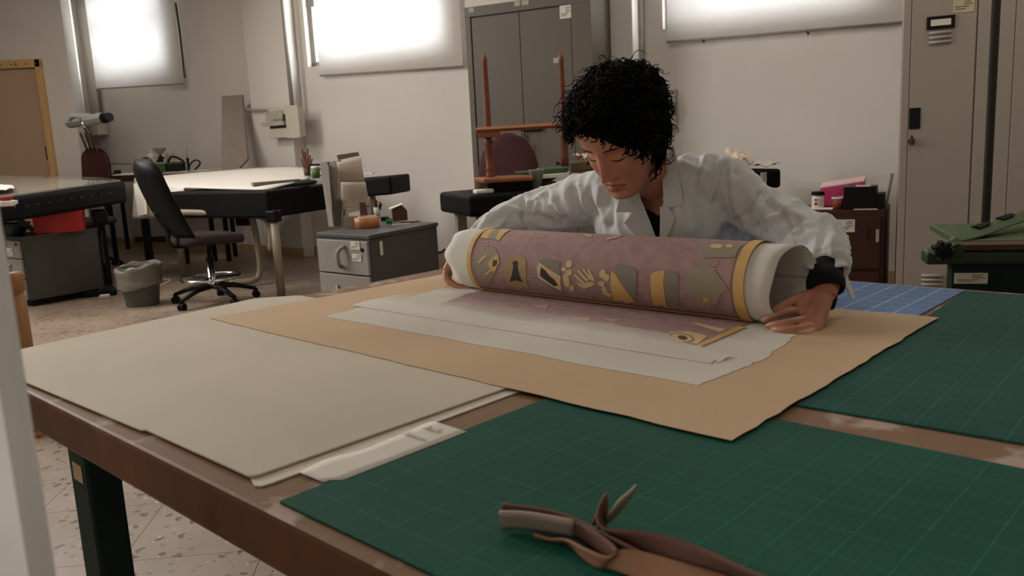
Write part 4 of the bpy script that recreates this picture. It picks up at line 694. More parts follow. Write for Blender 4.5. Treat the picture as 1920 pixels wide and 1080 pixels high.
for (u0, v0, u1, v1, r_) in ((980, 250, 980, 262, .014), (994, 268, 994, 285, .006), (979, 262, 981, 318, .003), (1001, 250, 1001, 320, .002)):
    a_, b_ = CBp(u0, v0), CBp(u1, v1); ky.tube([CB(*a_, .03), CB(*b_, .035)], r_, 6)
part(ky, 'keys_on_strings', mat('key_grey', '#5b5349', .5), hk)
x, z = CBp(1045, 306); part(G().lathe(CB(x, z, -.004), [(.012, 0), (.012, .012), (0, .014)], 10, nc), 'knob', M_bp, dl2)
# ---- long black edged table in front of it
T0 = D(879, 367, 4.75); T1 = D(1466, 316, 5.55); et = T1-T0; L_ = np.linalg.norm(et); et = et/L_; hb_ = np.array([-et[1], et[0], 0]); hb_ /= np.linalg.norm(hb_); TD = .58; th_ = .125
lt2 = thing('long_table', 'long black edged table behind the woman with craft materials', 'table', (T0+et*L_/2+hb_*.3)*np.array([1, 1, 0]))
part(G().hexa([T0-UP*th_, T1-UP*th_, T1-UP*th_+hb_*TD, T0-UP*th_+hb_*TD], [T0, T1, T1+hb_*TD, T0+hb_*TD]), 'table_body', M_blk, lt2, bevel=.022, seg=4)
for s_ in (.05, .26, .9): p = T0+et*L_*s_+hb_*.1; part(G().box((p[0], p[1], (p[2]-th_)/2), (.06, .06, p[2]-th_), 20), 'leg', M_beige, lt2); p = p+hb_*.4; part(G().box((p[0], p[1], (p[2]-th_)/2), (.06, .06, p[2]-th_), 20), 'leg', M_beige, lt2)
def tz_(u, o): # point on table top at picture column u, set back o
    d = ray(u, 340); p = T0+hb_*o; n_ = np.cross(et, UP); return CP+d*(((p-CP)@n_)/(d@n_))
def onT(u, o): p = tz_(u, o); s_ = (p-T0)@et; q = T0+et*s_+hb_*o; return q
label_on(lt2, T0+et*(L_-.15)-UP*.055-hb_*.001, et, UP, .05, .08, -hb_); label_on(lt2, T0+et*(L_-.28)-UP*.07-hb_*.001, et, UP, .05, .05, -hb_)
crumple('white_fabric', 'crumpled white fabric on the right end of the long black table', 'fabric', [onT(1395, .05)+UP*.005, onT(1462, .02)+UP*.005, onT(1450, .3)+UP*.01, onT(1380, .4)+UP*.03], M_wcl, lift=.05, seed=3)
crumple('cream_fabric', 'pile of cream fabric on the long black table by the white coat', 'fabric', [onT(1370, .08)+UP*.03, onT(1412, .1)+UP*.01, onT(1405, .35)+UP*.05, onT(1360, .4)+UP*.08], mat('cream_cloth', '#d8c6ac', .9), lift=.10, seed=7)
# frame stand (wooden embroidery frame)
M_wd = mat('frame_wood', '#66351a', .5, var=.15, scale=8, stretch=(3, 3, .6)); M_wd2 = mat('frame_wood_pale', '#86502d', .5, var=.15, scale=8)
yL = 5.0; fs = thing('embroidery_frame', 'upright wooden embroidery frame with two posts and a crossbar', 'frame', onT(921, .25))
def post(uv0, uv1, Y, prof, nm='post'):
    a_, b_ = D(*uv0, Y), D(*uv1, Y); h = b_[2]-a_[2]; c = np.array([(a_[0]+b_[0])/2, Y, a_[2]]); return part(G().lathe(c, [(r, z*h) for r, z in prof], 16), nm, M_wd, fs, smooth=True)
post((921, 345), (907, 99), yL, [(.026, 0), (.027, .08), (.022, .10), (.03, .12), (.022, .14), (.027, .2), (.022, .3), (.03, .32), (.024, .34), (.021, .4), (.020, .6), (.015, .93), (.017, .94), (.013, .975), (.004, 1.0)])
post((1058, 312), (1053, 98), yL-.02, [(.024, 0), (.022, .1), (.022, .3), (.018, .5), (.015, .92), (.017, .93), (.013, .975), (.004, 1)])
a_, b_ = D(893, 244, yL-.05), D(1075, 233, yL-.07); part(G().tube([a_, b_], [(.02, .017)]*2, 4), 'crossbar', M_wd2, fs, bevel=.003)
part(G().box(D(917, 252, yL-.03), (.13, .05, .035), 0), 'joint_block', M_wd2, fs, bevel=.005)
c = D(944, 351, yL+.02); c[2] = onT(944, .2)[2]+.07; part(G().box((c[0], c[1]-.02, c[2]), (.30, .26, .03), 14), 'foot_board', M_wd2, fs, bevel=.01)
part(G().box((c[0], c[1]+.02, c[2]-.041), (.24, .2, .05), 14), 'foot_block', M_bp, fs)
# burgundy chair behind that table
cq = D(948, 300, 5.95); c3 = np.array([cq[0]-.02, 5.75, 0]); 
bk = thing('office_chair', 'burgundy high backed chair between the wooden frame and the steel cabinet', 'chair', c3, 'office chairs')
def bk3(s, t_, sd):
    z = .62+.56*t_; wd = .46*(1-.22*max(0, t_-.3))*math.sqrt(max(.02, 1-max(0, (t_-.55)/.45)**2.2)); return np.array([c3[0]+.02, c3[1], 0])+V2(-18)*(s-.5)*wd+V2(72)*(sd*.03*(1-(2*s-1)**4)+.08*t_)+UP*z
part(G().grid(lambda s, t_: bk3(s, t_, -1), 14, 16), 'back_pad', mat('burgundy_dark', '#3d1a1c', .9), bk, smooth=True, solid=.004); part(G().grid(lambda s, t_: bk3(s, t_, 1), 14, 16), 'back_shell', M_bp, bk, smooth=True, solid=.004)
part(G().lathe(c3+UP*.45, [(0, 0), (.2, .0), (.22, .03), (.2, .06), (0, .065)], 24), 'seat', M_seat, bk, smooth=True); part(G().lathe(c3, [(.03, .1), (.03, .46)], 12), 'gas_lift', M_chr, bk); star_base(bk, c3, .22, 10)
# items on long table
qz = onT(1006, .12)
cu_ = thing('plastic_cup', 'grey translucent plastic cup on the long black table', 'cup', qz); kcup = qz+UP*.02; hcup = D(1006, 318, qz[1])[2]-qz[2]
part(G().lathe(qz, [(.026, 0), (.046, hcup*.95), (.049, hcup), (.046, hcup), (.024, .006), (0, .005)], 20), 'cup_body', mat('cup_grey', '#8d8781', .3), cu_, smooth=True)
def slab(name, label, cat, us, os, z0, z1, m, group=None): p = [onT(us[0], os[0]), onT(us[1], os[0]), onT(us[1], os[1]), onT(us[0], os[1])]; return tag(G().hexa([q+UP*z0 for q in p], [q+UP*z1 for q in p]).obj(name, m, bevel=.003), label, cat, group)
zT = onT(1030, .2)[2]; zb1 = D(1030, 338, 5.0)[2]-zT
slab('wooden_chest', 'low dark wooden box under the green folders', 'box', (975, 1062), (.2, .5), .001, max(.05, zb1), mat('dark_wood2', '#3e2317', .5))
zg = D(1030, 318, 5.05)[2]-zT
slab('green_folder', 'green folder with white page edges on the long table', 'folder', (1006, 1066), (.22, .5), max(.05, zb1)+.001, max(.06, zg), mat('folder_green', '#3c5a36', .6)); slab('white_papers', 'white papers under the green folder', 'paper', (972, 1066), (.17, .21), max(.05, zb1)+.001, max(.055, zb1+.03), M_pw)
slab('dark_green_book', 'dark green book left of the grey plastic cup', 'book', (966, 1003), (.24, .5), max(.05, zb1)+.001, max(.06, zg)-.01, mat('book_green', '#3d4a33', .6))
slab('taupe_box', 'taupe cardboard box behind the face of the woman', 'box', (1072, 1118), (.1, .4), .001, D(1085, 322, 5.0)[2]-zT, mat('taupe_card', '#7c6d52', .7)); zt2 = D(1085, 322, 5.0)[2]-zT
slab('box_lid', 'darker lid on the taupe cardboard box', 'lid', (1070, 1120), (.09, .41), zt2+.001, zt2+.05, mat('lid_card', '#5e5138', .7))
tag(G().prism([onT(1035, .1)+UP*(zb1*.9), onT(1068, .09)+UP*(zb1+.045), onT(1066, .09)+UP*.006, onT(1058, .095)+UP*.01], -hb_*.002).obj('hanging_paper', M_pw), 'white triangular paper hanging from the dark wooden box', 'paper')
crumple('tissue_scrap', 'scrap of pink tissue on top of the taupe box', 'tissue', [onT(1076, .15)+UP*(zt2+.055), onT(1104, .12)+UP*(zt2+.055), onT(1100, .28)+UP*(zt2+.06), onT(1078, .3)+UP*(zt2+.06)], mat('pink_tissue', '#c9a99a', .9), lift=.05, seed=5)
tag(G().box(onT(905, .1)+UP*.012, (.11, .07, .024), 20).obj('folded_cloth', M_wcl, bevel=.008), 'small folded white cloth on the left end of the long table', 'cloth')
# ---- brown filing cabinet
Cb = P(1660, 393, .66); zz = .66; e_f, e_s = V2(158), V2(62); wfb, dsb = .46, .40
fc = thing('filing_cabinet', 'dark brown filing cabinet beside the grey locker', 'cabinet', np.array([*(Cb+e_f*wfb/2+e_s*dsb/2)[:2], 0])); M_fb = mat('brown_metal', '#36190f', .5, var=.05)
C_ = np.array([Cb[0], Cb[1], 0])
def fq(i, z): return [C_+e_f*i+e_s*i+UP*z, C_+e_f*(wfb-i)+e_s*i+UP*z, C_+e_f*(wfb-i)+e_s*(dsb-i)+UP*z, C_+e_f*i+e_s*(dsb-i)+UP*z]
part(G().hexa(fq(0, .02), fq(0, zz)), 'carcass', M_fb, fc, bevel=.004)
for k in range(2): 
    dq = part(plate(C_+e_f*(wfb/2)+UP*(zz-.03-.15-.31*k), e_f, UP, wfb-.04, .29, -e_s, .012), 'drawer', M_fb, fc, bevel=.004); part(plate(C_+e_f*.09-e_s*.012+UP*(zz-.12-.31*k), e_f, UP, .012, .07, -e_s, .012), 'handle', M_fb, dq, bevel=.003)
label_on(fc, C_+e_f*.195-e_s*.0125+UP*(zz-.085), -e_f, UP, .09, .07, -e_s); part(plate(C_+e_f*.035-e_s*.0125+UP*(zz-.14), -e_f, UP, .016, .07, -e_s, .001), 'strip_label', mat('worn_label', '#a29a8c', .8), fc)
def onF(x, y): return C_+e_f*x+e_s*y+UP*zz
q = onF(.36, .12); jr = thing('white_jar', 'white jar with a black screw lid on the brown filing cabinet', 'jar', q); part(G().lathe(q, [(.032, 0), (.034, .004), (.034, .068), (.03, .074), (.03, .078)], 24), 'jar_body', M_wb, jr, smooth=True); part(G().lathe(q+UP*.078, [(.036, 0), (.036, .018), (.033, .02), (0, .02)], 24), 'lid', M_bp, jr); 
lb_ = G(); 
for k, (z, h_) in enumerate(((.022, .016), (.047, .011))): lb_.add(*(lambda g_: (g_.v, g_.f))(G().grid(lambda s, t_: q+np.array([math.cos(-2.5+s*.5), math.sin(-2.5+s*.5), 0])*.0346+UP*(z+h_*t_), 5, 1)))
part(lb_, 'red_print', mat('jar_red', '#7c2a20', .6), jr)
lb2 = G(); [lb2.add(*(lambda g_: (g_.v, g_.f))(G().grid(lambda s, t_: q+np.array([math.cos(-1.9+s*.8), math.sin(-1.9+s*.8), 0])*.0346+UP*(z+.003*t_), 6, 1))) for z in (.02, .028, .036, .044, .052)]; part(lb2, 'small_print', mat('faint_ink', '#a59c90', .8), jr)
q = onF(.245, .06); tc_ = thing('terracotta_cup', 'small terracotta cup with a white rim on the filing cabinet', 'cup', q); part(G().lathe(q, [(.024, 0), (.034, .06), (.03, .06), (.02, .006), (0, .006)], 20), 'cup_body', mat('terracotta', '#7c3a24', .6), tc_, smooth=True); part(G().lathe(q+UP*.0605, [(.036, 0), (.036, .008), (.03, .008), (.03, 0)], 20), 'white_rim', M_wb, tc_)
q = onF(.34, .08); tag(G().box(q+UP*.004, (.14, .08, .006), 150).obj('napkin', M_wcl, bevel=.002), 'folded white napkin under the white jar', 'napkin')
pp = [onF(.37, .26), onF(.13, .26), onF(.13, .36), onF(.37, .36)]; pk = thing('pink_package', 'pink packet with a white top behind the white jar', 'packet', sum(pp)/4); hp = [.10, .135, .155, .12]
part(G().hexa(pp, [p+UP*h_ for p, h_ in zip(pp, hp)]), 'packet_body', mat('pink_film', '#c23a6a', .35, var=.15, scale=30), pk, bevel=.006); part(G().hexa([p+UP*(h_+.0005) for p, h_ in zip(pp, hp)], [p+UP*(h_+.012) for p, h_ in zip(pp, hp)]), 'white_top', mat('pink_white', '#d8b3b0', .6), pk, bevel=.003)
bbx = [onF(.215, .02), onF(.05, .02), onF(.05, .16), onF(.215, .16)]; bx_ = thing('black_file_box', 'black file box with a hand slot on the filing cabinet', 'box', sum(bbx)/4)
part(G().hexa(bbx, [p+UP*.125 for p in bbx]), 'box_body', M_bp, bx_, bevel=.003); rw = lerp(bbx[0], bbx[1], .62)+UP*.126; part(plate(lerp(bbx[0], bbx[1], .6)+e_s*.01+UP*.128, e_f, UP, .075, .012, -e_s, .003), 'hand_slot', M_pw, bx_)
part(G().hexa([bbx[1]-e_f*.001, bbx[1]-e_f*.04, bbx[2]-e_f*.04, bbx[2]-e_f*.001], [bbx[1]-e_f*.001+UP*.085, bbx[1]-e_f*.04+UP*.085, bbx[2]-e_f*.04+UP*.085, bbx[2]-e_f*.001+UP*.085]), 'side_tray', M_bp, bx_, bevel=.003)
q = onF(.035, .2); wl_ = thing('white_carton', 'slanted white carton sticking out behind the black file box', 'carton', q); part(G().prism([q+e_f*.03+UP*.0, q-e_f*.02+UP*.0, q-e_f*.045+UP*.19+e_s*.02, q+e_f*.012+UP*.19+e_s*.02], e_s*.04), 'carton_body', M_pw, wl_); part(G().prism([q-e_f*.022, q-e_f*.03, q-e_f*.058+UP*.18+e_s*.02, q-e_f*.047+UP*.18+e_s*.02], e_s*.045), 'carton_side', mat('carton_grey', '#8f887d', .7), wl_)
tag(G().box(onF(.1, .012)+UP*.0025, (.12, .02, .003), 155).obj('paper_slip', M_pw), 'white paper slip in front of the black file box', 'paper')
# ---- lockers
AZL = -24; el_, nl = V2(AZL), V2(AZL-90); l0 = D(1687, 300, 4.35); l0[2] = 0; M_lk = mat('locker_grey', '#968c80', .5, var=.03, scale=2); M_lkd = mat('locker_dark', '#2e2824', .7)
def LKx(u, v=300): d = ray(u, v); p = CP+d*(((l0-CP)@nl)/(d@nl)); return (p-l0)@el_, p[2]
def LB(x, z, o=0): return l0+el_*x+UP*z+nl*o
def lbox(x0, x1, z0, z1, o0, o1): return G().hexa([LB(x0, z0, o1), LB(x1, z0, o1), LB(x1, z0, o0), LB(x0, z0, o0)], [LB(x0, z1, o1), LB(x1, z1, o1), LB(x1, z1, o0), LB(x0, z1, o0)])
x1_, x2_, x3_, x4_ = LKx(1821)[0], LKx(1845)[0], LKx(1863)[0], LKx(1891)[0]; HL = 1.85
for k, (xa, xd0, xd1, xb) in enumerate(((0, .035, x1_, x2_), (x3_, x4_, x4_+.36, x4_+.39))):
    lk = thing('locker', ('grey metal locker with a black framed name plate', 'grey metal locker at the right edge behind the green machine')[k], 'locker', LB((xa+xb)/2, 0, -.22), 'grey lockers')
    part(lbox(xa, xb, .0, HL, -.48, -.015), 'carcass', M_lk, lk); dr = part(lbox(xd0, xd1-.003, .06, HL-.03, -.014, 0), 'door', M_lk, lk, bevel=.003); part(lbox(xa, xd0-.003, 0, HL, -.014, 0), 'side_frame', M_lk, lk); part(lbox(xd1+.003, xb, 0, HL, -.014, 0), 'side_frame', M_lk, lk)
    if k == 0:
        x, z = LKx(1764, 42); part(plate(LB(x, z), el_, UP, .125, .062, nl, .008), 'name_plate', M_bp, dr, bevel=.002); part(plate(LB(x, z, .0085), el_, UP, .09, .03, nl, .001), 'name_card', M_lab, dr)
        for u, v, n_ in ((1763, 70, 3), (1747, 525, 3)):
            x, z = LKx(u, v)
            for j in range(n_): part(G().tube([LB(x-.05, z+.023-.023*j, .002), LB(x+.05, z+.023-.023*j, .002)], [(.008, .009)]*2, 8, flat=nl), 'louvre', mat('louvre_pale', '#9a9288', .5), dr, smooth=True)
        x, z = LKx(1715, 222); part(plate(LB(x, z), el_, UP, .052, .105, nl, .004), 'recess_handle', M_bp, dr, bevel=.002); x, z = LKx(1709, 265); part(G().lathe(LB(x, z), [(.017, 0), (.017, .01), (0, .012)], 14, nl), 'lock', mat('brass_dark', '#5a4632', .4, metal=.6), dr); part(G().box(LB(x, z+.005, .018), (.008, .012, .05)), 'key', mat('brass_dark', '#5a4632', .4), dr)
        x, z = LKx(1807, 8); label_on(dr, LB(x, z, .0005), el_, UP, .092, .075, nl, mat('cream_label', '#b8a98c', .8))
# ---- green guillotine / board cutter
M_gm = mat('machine_green', '#25331f', .45, var=.06); M_gm2 = mat('machine_green_light', '#42542f', .5, var=.06); Yg = 2.75
g0 = D(1736, 472, Yg); g1 = D(1960, 489, Yg-.1); eg = g1-g0; eg[2] = 0; eg /= np.linalg.norm(eg); bg = np.array([-eg[1], eg[0], 0]); zg0 = g0[2]
gm = thing('board_cutter', 'dark green metal board cutter on a stand at the right edge', 'machine', np.array([g0[0]+.35, Yg+.2, 0]))
part(G().hexa([g0-UP*.045, g0+eg*.9-UP*.045, g0+eg*.9-UP*.045+bg*.09, g0-UP*.045+bg*.09], [g0, g0+eg*.9, g0+eg*.9+bg*.09, g0+bg*.09]), 'front_beam', M_gm, gm, bevel=.012, seg=3)
part(G().hexa([g0+eg*.11+UP*.002, g0+eg*.9+UP*.002, g0+eg*.9+bg*.08+UP*.002, g0+eg*.11+bg*.08+UP*.002], [g0+eg*.11+UP*.022, g0+eg*.9+UP*.022, g0+eg*.9+bg*.08+UP*.022, g0+eg*.11+bg*.08+UP*.022]), 'wooden_strip', mat('strip_brown', '#4a3027', .6), gm, bevel=.003)
part(G().hexa([g0+eg*.12+bg*.09+UP*.0, g0+eg*.9+bg*.09, g0+eg*.9+bg*.62, g0+eg*.12+bg*.62], [g0+eg*.12+bg*.09+UP*.024, g0+eg*.9+bg*.09+UP*.024, g0+eg*.9+bg*.62+UP*.024, g0+eg*.12+bg*.62+UP*.024]), 'table_plate', M_gm2, gm, bevel=.004)
ka = D(1790, 452, Yg+.06); kb = D(1975, 385, Yg+.35); arm = part(G().tube([ka, lerp(ka, kb, .15), kb], [(.03, .02), (.045, .02), (.05, .022)], 4, flat=UP), 'clamp_arm', M_gm2, gm, bevel=.008)
for u, v in ((1836, 437), (1880, 418)):
    tt_ = (u-1790)/(1975-1790); c = lerp(ka, kb, tt_)+UP*.021; dd = (kb-ka)/np.linalg.norm(kb-ka); part(G().tube([c-dd*.035+UP*.001, c+dd*.035+UP*.001], [(.016, .005)]*2, 8, flat=UP), 'arm_slot', M_bp, arm)
c = D(1767, 470, Yg-.045); n_ = np.cross(eg, UP); n_ = n_ if n_[1] < 0 else -n_; kg = G(); kg.lathe(c, [(.0, -.03), (.02, -.03), (.026, -.02), (.026, .01), (.02, .016), (0, .017)], 20, n_)
for j in range(7): a = j*2*math.pi/7; kg.ell(c+(eg*math.cos(a)+UP*math.sin(a))*.026, (.009, .02, .009), None, 10, 8)
part(kg, 'star_knob', M_bp, gm, smooth=True); part(G().lathe(D(1790, 466, Yg-.01), [(.022, 0), (.024, .02), (.02, .04)], 16, n_), 'pivot', M_gm, gm)
for x0, x1 in ((.085, .20), (.75, .85)): part(G().hexa([np.array([*(g0+eg*x+bg*y)[:2], 0]) for x, y in ((x0, .02), (x1, .02), (x1, .1), (x0, .1))], [g0+eg*x+bg*y-UP*.045 for x, y in ((x0, .02), (x1, .02), (x1, .1), (x0, .1))]), 'leg', M_gl, gm, bevel=.004)
part(G().hexa([g0+eg*x+bg*y-UP*.15 for x, y in ((.2, .025), (.75, .025), (.75, .06), (.2, .06))], [g0+eg*x+bg*y-UP*.045 for x, y in ((.2, .025), (.75, .025), (.75, .06), (.2, .06))]), 'stretcher', M_gl, gm)
label_on(gm, g0+eg*.142-UP*.093+bg*.0185, eg, UP, .10, .036, n_)

# ---- cables on the floor
def fcab(label, px, r, m, grp='cables on the floor'): return tag(G().tube(smoothpath([P(u, v, z)if z < .05 else D(u, v, Y) for u, v, z, Y in px], 6), r, 6).obj('floor_cable', m, smooth=True), label, 'cable', grp)
fcab('black cable dropping from the light table leg to the floor', [(186, 420, .5, 7.3), (190, 450, .5, 7.2), (193, 480, .5, 7.1), (198, 500, .5, 7.0), (206, 512, .012, 0)], .011, M_bp)
fcab('short black cable leading to the power strip by the drawer unit', [(190, 556, .012, 0), (197, 550, .012, 0), (207, 538, .012, 0)], .01, M_bp)
fcab('white cable looping on the floor behind the waste bin', [(200, 530, .01, 0), (215, 535, .01, 0), (290, 525, .01, 0), (318, 526, .01, 0), (300, 536, .01, 0), (286, 541, .01, 0)], .008, M_lab)
q = P(183, 556, 0); ps = thing('power_strip', 'black power strip on the floor at the corner of the left drawer unit', 'power strip', q); part(G().box(q+UP*.025, (.22, .07, .05), 35), 'strip_body', M_bp, ps, bevel=.008); part(G().box(P(197, 560, 0)+UP*.02, (.08, .05, .03), 20), 'white_plug', M_lab, ps, bevel=.006)
cbl = [NW(u, v, .02) for u, v in ((803, 470), (815, 473), (828, 472), (833, 468), (840, 472), (860, 474))]; tag(G().tube(smoothpath(cbl, 5), .008, 6).obj('wall_cable', M_bp, smooth=True), 'black cable running along the top of the skirting behind the roll', 'cable')
# ================================================================== WOMAN
def cvec(x, y, z): v = cr*x+cu*y-fwd*z; return v/np.linalg.norm(v)      # right, up, towards the viewer
hu = cvec(-.40, .70, .60); hn = cvec(-.50, -.70, .50); hn = hn-hu*(hn@hu); hn /= np.linalg.norm(hn); hl = np.cross(hu, hn)   # head up, nose direction, her left
HC = D(1163, 246, 1.90); HS = 1.12
HT = [(-.122, .048, .020, .014), (-.116, .070, .004, .027), (-.100, .083, -.014, .040), (-.080, .082, -.03, .050), (-.055, .081, -.055, .058), (-.028, .083, -.075, .064), (0, .084, -.088, .069), (.03, .090, -.097, .073), (.06, .088, -.097, .072), (.08, .073, -.086, .063), (.096, .046, -.06, .044), (.105, .012, -.02, .014)]
_z, _f, _b, _w = [np.array(x) for x in zip(*HT)]
def feat(x, z):
    g = lambda cx, cz, h, sx, sz: h*math.exp(-((x-cx)/sx)**2-((z-cz)/sz)**2)
    y = 0
    nh = np.interp(z, [-.056, -.050, -.043, -.025, .0, .014, .03], [0, .012, .030, .021, .011, .005, 0]); y += nh*math.exp(-(x/.0105)**2)
    for s in (-1, 1):
        y += g(s*.0125, -.046, .012, .0065, .007)+g(s*.03, .017, .006, .017, .008)-g(s*.030, .0, .011, .017, .011)+g(s*.031, -.003, .007, .0125, .009)+g(s*.046, -.032, .006, .018, .018)
    y += g(0, -.0665, .008, .017, .0048)+g(0, -.0785, .009, .015, .0055)-g(0, -.0722, .004, .02, .0022)-g(0, -.089, .003, .02, .005)+g(0, -.104, .007, .016, .011)
    return y
def head_pt(a, z):
    f, b_, w_ = np.interp(z, _z, _f), np.interp(z, _z, _b), np.interp(z, _z, _w); c, h = (f+b_)/2, (f-b_)/2
    s_, c_ = math.sin(a), math.cos(a); x = w_*math.copysign(abs(s_)**.9, s_); y = c+h*math.copysign(abs(c_)**.85, c_)
    if c_ > 0: y += feat(x, z)*min(1, c_*1.6)
    return x, y, z
def face_y(x, z):
    f, b_, w_ = np.interp(z, _z, _f), np.interp(z, _z, _b), np.interp(z, _z, _w); s_ = min(.999, (abs(x)/w_))**(1/.9); c_ = math.sqrt(1-s_*s_); return (f+b_)/2+(f-b_)/2*c_**.85+feat(x, z)*min(1, c_*1.6)
def hw(x, y, z): return HC+(hl*x+hn*y+hu*z)*HS
zs = np.unique(np.concatenate([np.linspace(-.122, .105, 90)])); NA = 120
hg = G(); vs = [hw(*head_pt(2*math.pi*k/NA, z)) for z in zs for k in range(NA)]
hg.add(vs, [(j*NA+k, j*NA+(k+1) % NA, (j+1)*NA+(k+1) % NA, (j+1)*NA+k) for j in range(len(zs)-1) for k in range(NA)]+[tuple(range(NA))[::-1], tuple(range((len(zs)-1)*NA, len(zs)*NA))])
for s in (1, -1): hg.ell(hw(s*.071, -.008, -.012), (.012, .02, .032), np.array([hl, hn, hu]).T)
# --- pose
Lx = -d2; Bx = d1                                                    # her left, her back
shR, shL = D(1098, 372, 2.20), D(1366, 338, 1.97); mid = (shR+shL)/2
pel = np.array([.71, 2.45, .80]); NB = D(1236, 352, 2.06)
armR = [D(*q) for q in ((1120, 362, 2.17), (1098, 372, 2.20), (1045, 388, 2.26), (990, 402, 2.30), (942, 420, 2.27), (900, 450, 2.22), (873, 476, 2.18))]; rdR = [.07, .074, .064, .058, .05, .043, .038]
armL = [D(*q) for q in ((1345, 338, 2.0), (1372, 352, 1.97), (1426, 400, 1.91), (1488, 428, 1.82), (1532, 450, 1.72), (1549, 482, 1.63), (1552, 502, 1.585))]; rdL = [.068, .068, .060, .060, .056, .048, .042]
def torso(g, k):   # lofts of the trunk, shrunk by k
    sp = [pel, lerp(pel, mid, .35)+UP*.035, lerp(pel, mid, .75)+UP*.0, mid-UP*.03+Bx*.02, mid+UP*.0-Bx*.07]
    g.tube(smoothpath(sp, 5), [(max(.02, a-k), max(.02, b-k)) for a, b in zip(np.interp(np.linspace(0, 1, 21), [0, .3, .7, .9, 1], [.19, .18, .19, .17, .09]), np.interp(np.linspace(0, 1, 21), [0, .3, .7, .9, 1], [.12, .10, .115, .09, .05]))], 24, flat=UP)
    g.tube(smoothpath([shR, mid+UP*.015-Bx*.02, shL], 6), [max(.02, .068-k)]*13, 16)
    c = mid+UP*-.075-Bx*.0+Lx*.015; g.ell(c, (.19-k, .115-k, .12-k), np.array([Lx, -Bx, UP]).T, 28, 18)
    c = mid+UP*-.115+Bx*.06+Lx*.02; g.ell(c, (.20-k, .12-k, .10-k), np.array([Lx, -Bx, UP]).T, 28, 18)
def evalmesh(g, vox, smooth_it=0, sm_f=.5):
    me = bpy.data.meshes.new('tmp'); me.from_pydata(g.v, [], g.f); bm = bmesh.new(); bm.from_mesh(me); 
    bmesh.ops.recalc_face_normals(bm, faces=bm.faces); bm.to_mesh(me); bm.free(); o = bpy.data.objects.new('tmp', me); COL.objects.link(o)
    r = o.modifiers.new('r', 'REMESH'); r.mode = 'VOXEL'; r.voxel_size = vox
    if smooth_it: s = o.modifiers.new('s', 'SMOOTH'); s.iterations = smooth_it; s.factor = sm_f
    dg = bpy.context.evaluated_depsgraph_get(); m2 = bpy.data.meshes.new_from_object(o.evaluated_get(dg)); bpy.data.objects.remove(o); return m2
def mesh_obj(me, name, m, root):
    org = np.array(root.location); n = len(me.vertices); a = np.empty(n*3); me.vertices.foreach_get('co', a); a = a.reshape(-1, 3)-org; me.vertices.foreach_set('co', a.ravel())
    me.materials.clear(); me.materials.append(m); me.polygons.foreach_set('use_smooth', [True]*len(me.polygons)); me.update(); me.name = name
    o = bpy.data.objects.new(name, me); COL.objects.link(o); o.parent = root; return o
woman = thing('person', 'person with short dark curly hair in a white lab coat bending over the table', 'person', (pel[0]+.05, pel[1]+.08, 0))
msk = bpy.data.materials.new('skin'); msk.use_nodes = True; t = NT(msk); b = t.n['Principled BSDF']; b.inputs['Roughness'].default_value = .5; b.inputs['Subsurface Weight'].default_value = .12; b.inputs['Subsurface Radius'].default_value = (.012, .005, .003); b.inputs['Subsurface Scale'].default_value = .6
tc = t.new('ShaderNodeTexCoord'); nz = t.new('ShaderNodeTexNoise', {'Vector': (tc, 'Object'), 'Scale': 14.0, 'Detail': 3.0}); r = t.ramp(nz.outputs[0], [(.3, lin('#ad745a')), (.7, lin('#bd866b'))]); t.l.new(r.outputs[0], b.inputs['Base Color'])
# body: head, neck, trunk, arms, hands, legs in one surface
bg_ = hg; bg_.tube(smoothpath([hw(0, -.012, -.03), hw(.004, -.022, -.10), lerp(hw(.004, -.03, -.13), NB, .6), NB-UP*.02, NB+UP*-.09+Bx*.03], 5), [.052, .052, .051, .05, .05, .05, .051, .052, .053, .054, .055, .056, .058, .06, .062, .064, .066, .068, .07, .07, .07], 24)
torso(bg_, .036)
bg_.ell(NB-UP*.055-Bx*.01, (.10, .045, .06), np.array([Lx, -Bx, UP]).T)
def hand(g, wr, kn, fingers, thumb, fr, tr):
    for w_, k_ in zip(wr, kn): g.tube([w_, lerp(w_, k_, .5), k_], [.0135, .0135, .0112], 10)
    for i in range(3): g.tube([lerp(wr[i], wr[i+1], .5), lerp(kn[i], kn[i+1], .5)], [.013, .0102], 10); g.tube([kn[i], kn[i+1]], .009, 8)
    for f, r_ in zip(fingers, fr): g.tube(smoothpath(f, 4), list(np.interp(np.linspace(0, 1, (len(f)-1)*4+1), [0, .3, .36, .62, .68, .92, 1], [r_*1.1, r_*.95, r_*1.0, r_*.88, r_*.9, r_*.78, r_*.45])), 10)
    for f, r_ in zip(fingers, fr): g.ell(f[-1], (r_*.62,)*3, None, 10, 8)
    g.tube(smoothpath(thumb, 4), list(np.interp(np.linspace(0, 1, (len(thumb)-1)*4+1), [0, .4, .6, .9, 1], [tr*1.5, tr*1.1, tr, tr*.85, tr*.5])), 10); g.ell(thumb[-1], (tr*.65,)*3, None, 10, 8)
dd = lambda l: [D(*q) for q in l]
wrL = dd([(1534, 541, 1.555), (1540, 546, 1.545), (1546, 551, 1.535), (1550, 556, 1.527)]); knL = dd([(1502, 583, 1.52), (1515, 597, 1.50), (1525, 609, 1.485), (1529, 620, 1.474)])
fL = [dd([(1502, 583, 1.52), (1472, 584, 1.503), (1447, 594, 1.502), (1431, 601, 1.512)]), dd([(1515, 597, 1.50), (1484, 603, 1.475), (1457, 608, 1.478), (1438, 611, 1.494)]), dd([(1525, 609, 1.485), (1495, 616, 1.461), (1468, 619, 1.464), (1449, 619, 1.480)]), dd([(1529, 620, 1.474), (1508, 627, 1.452), (1488, 629, 1.452), (1472, 627, 1.464)])]
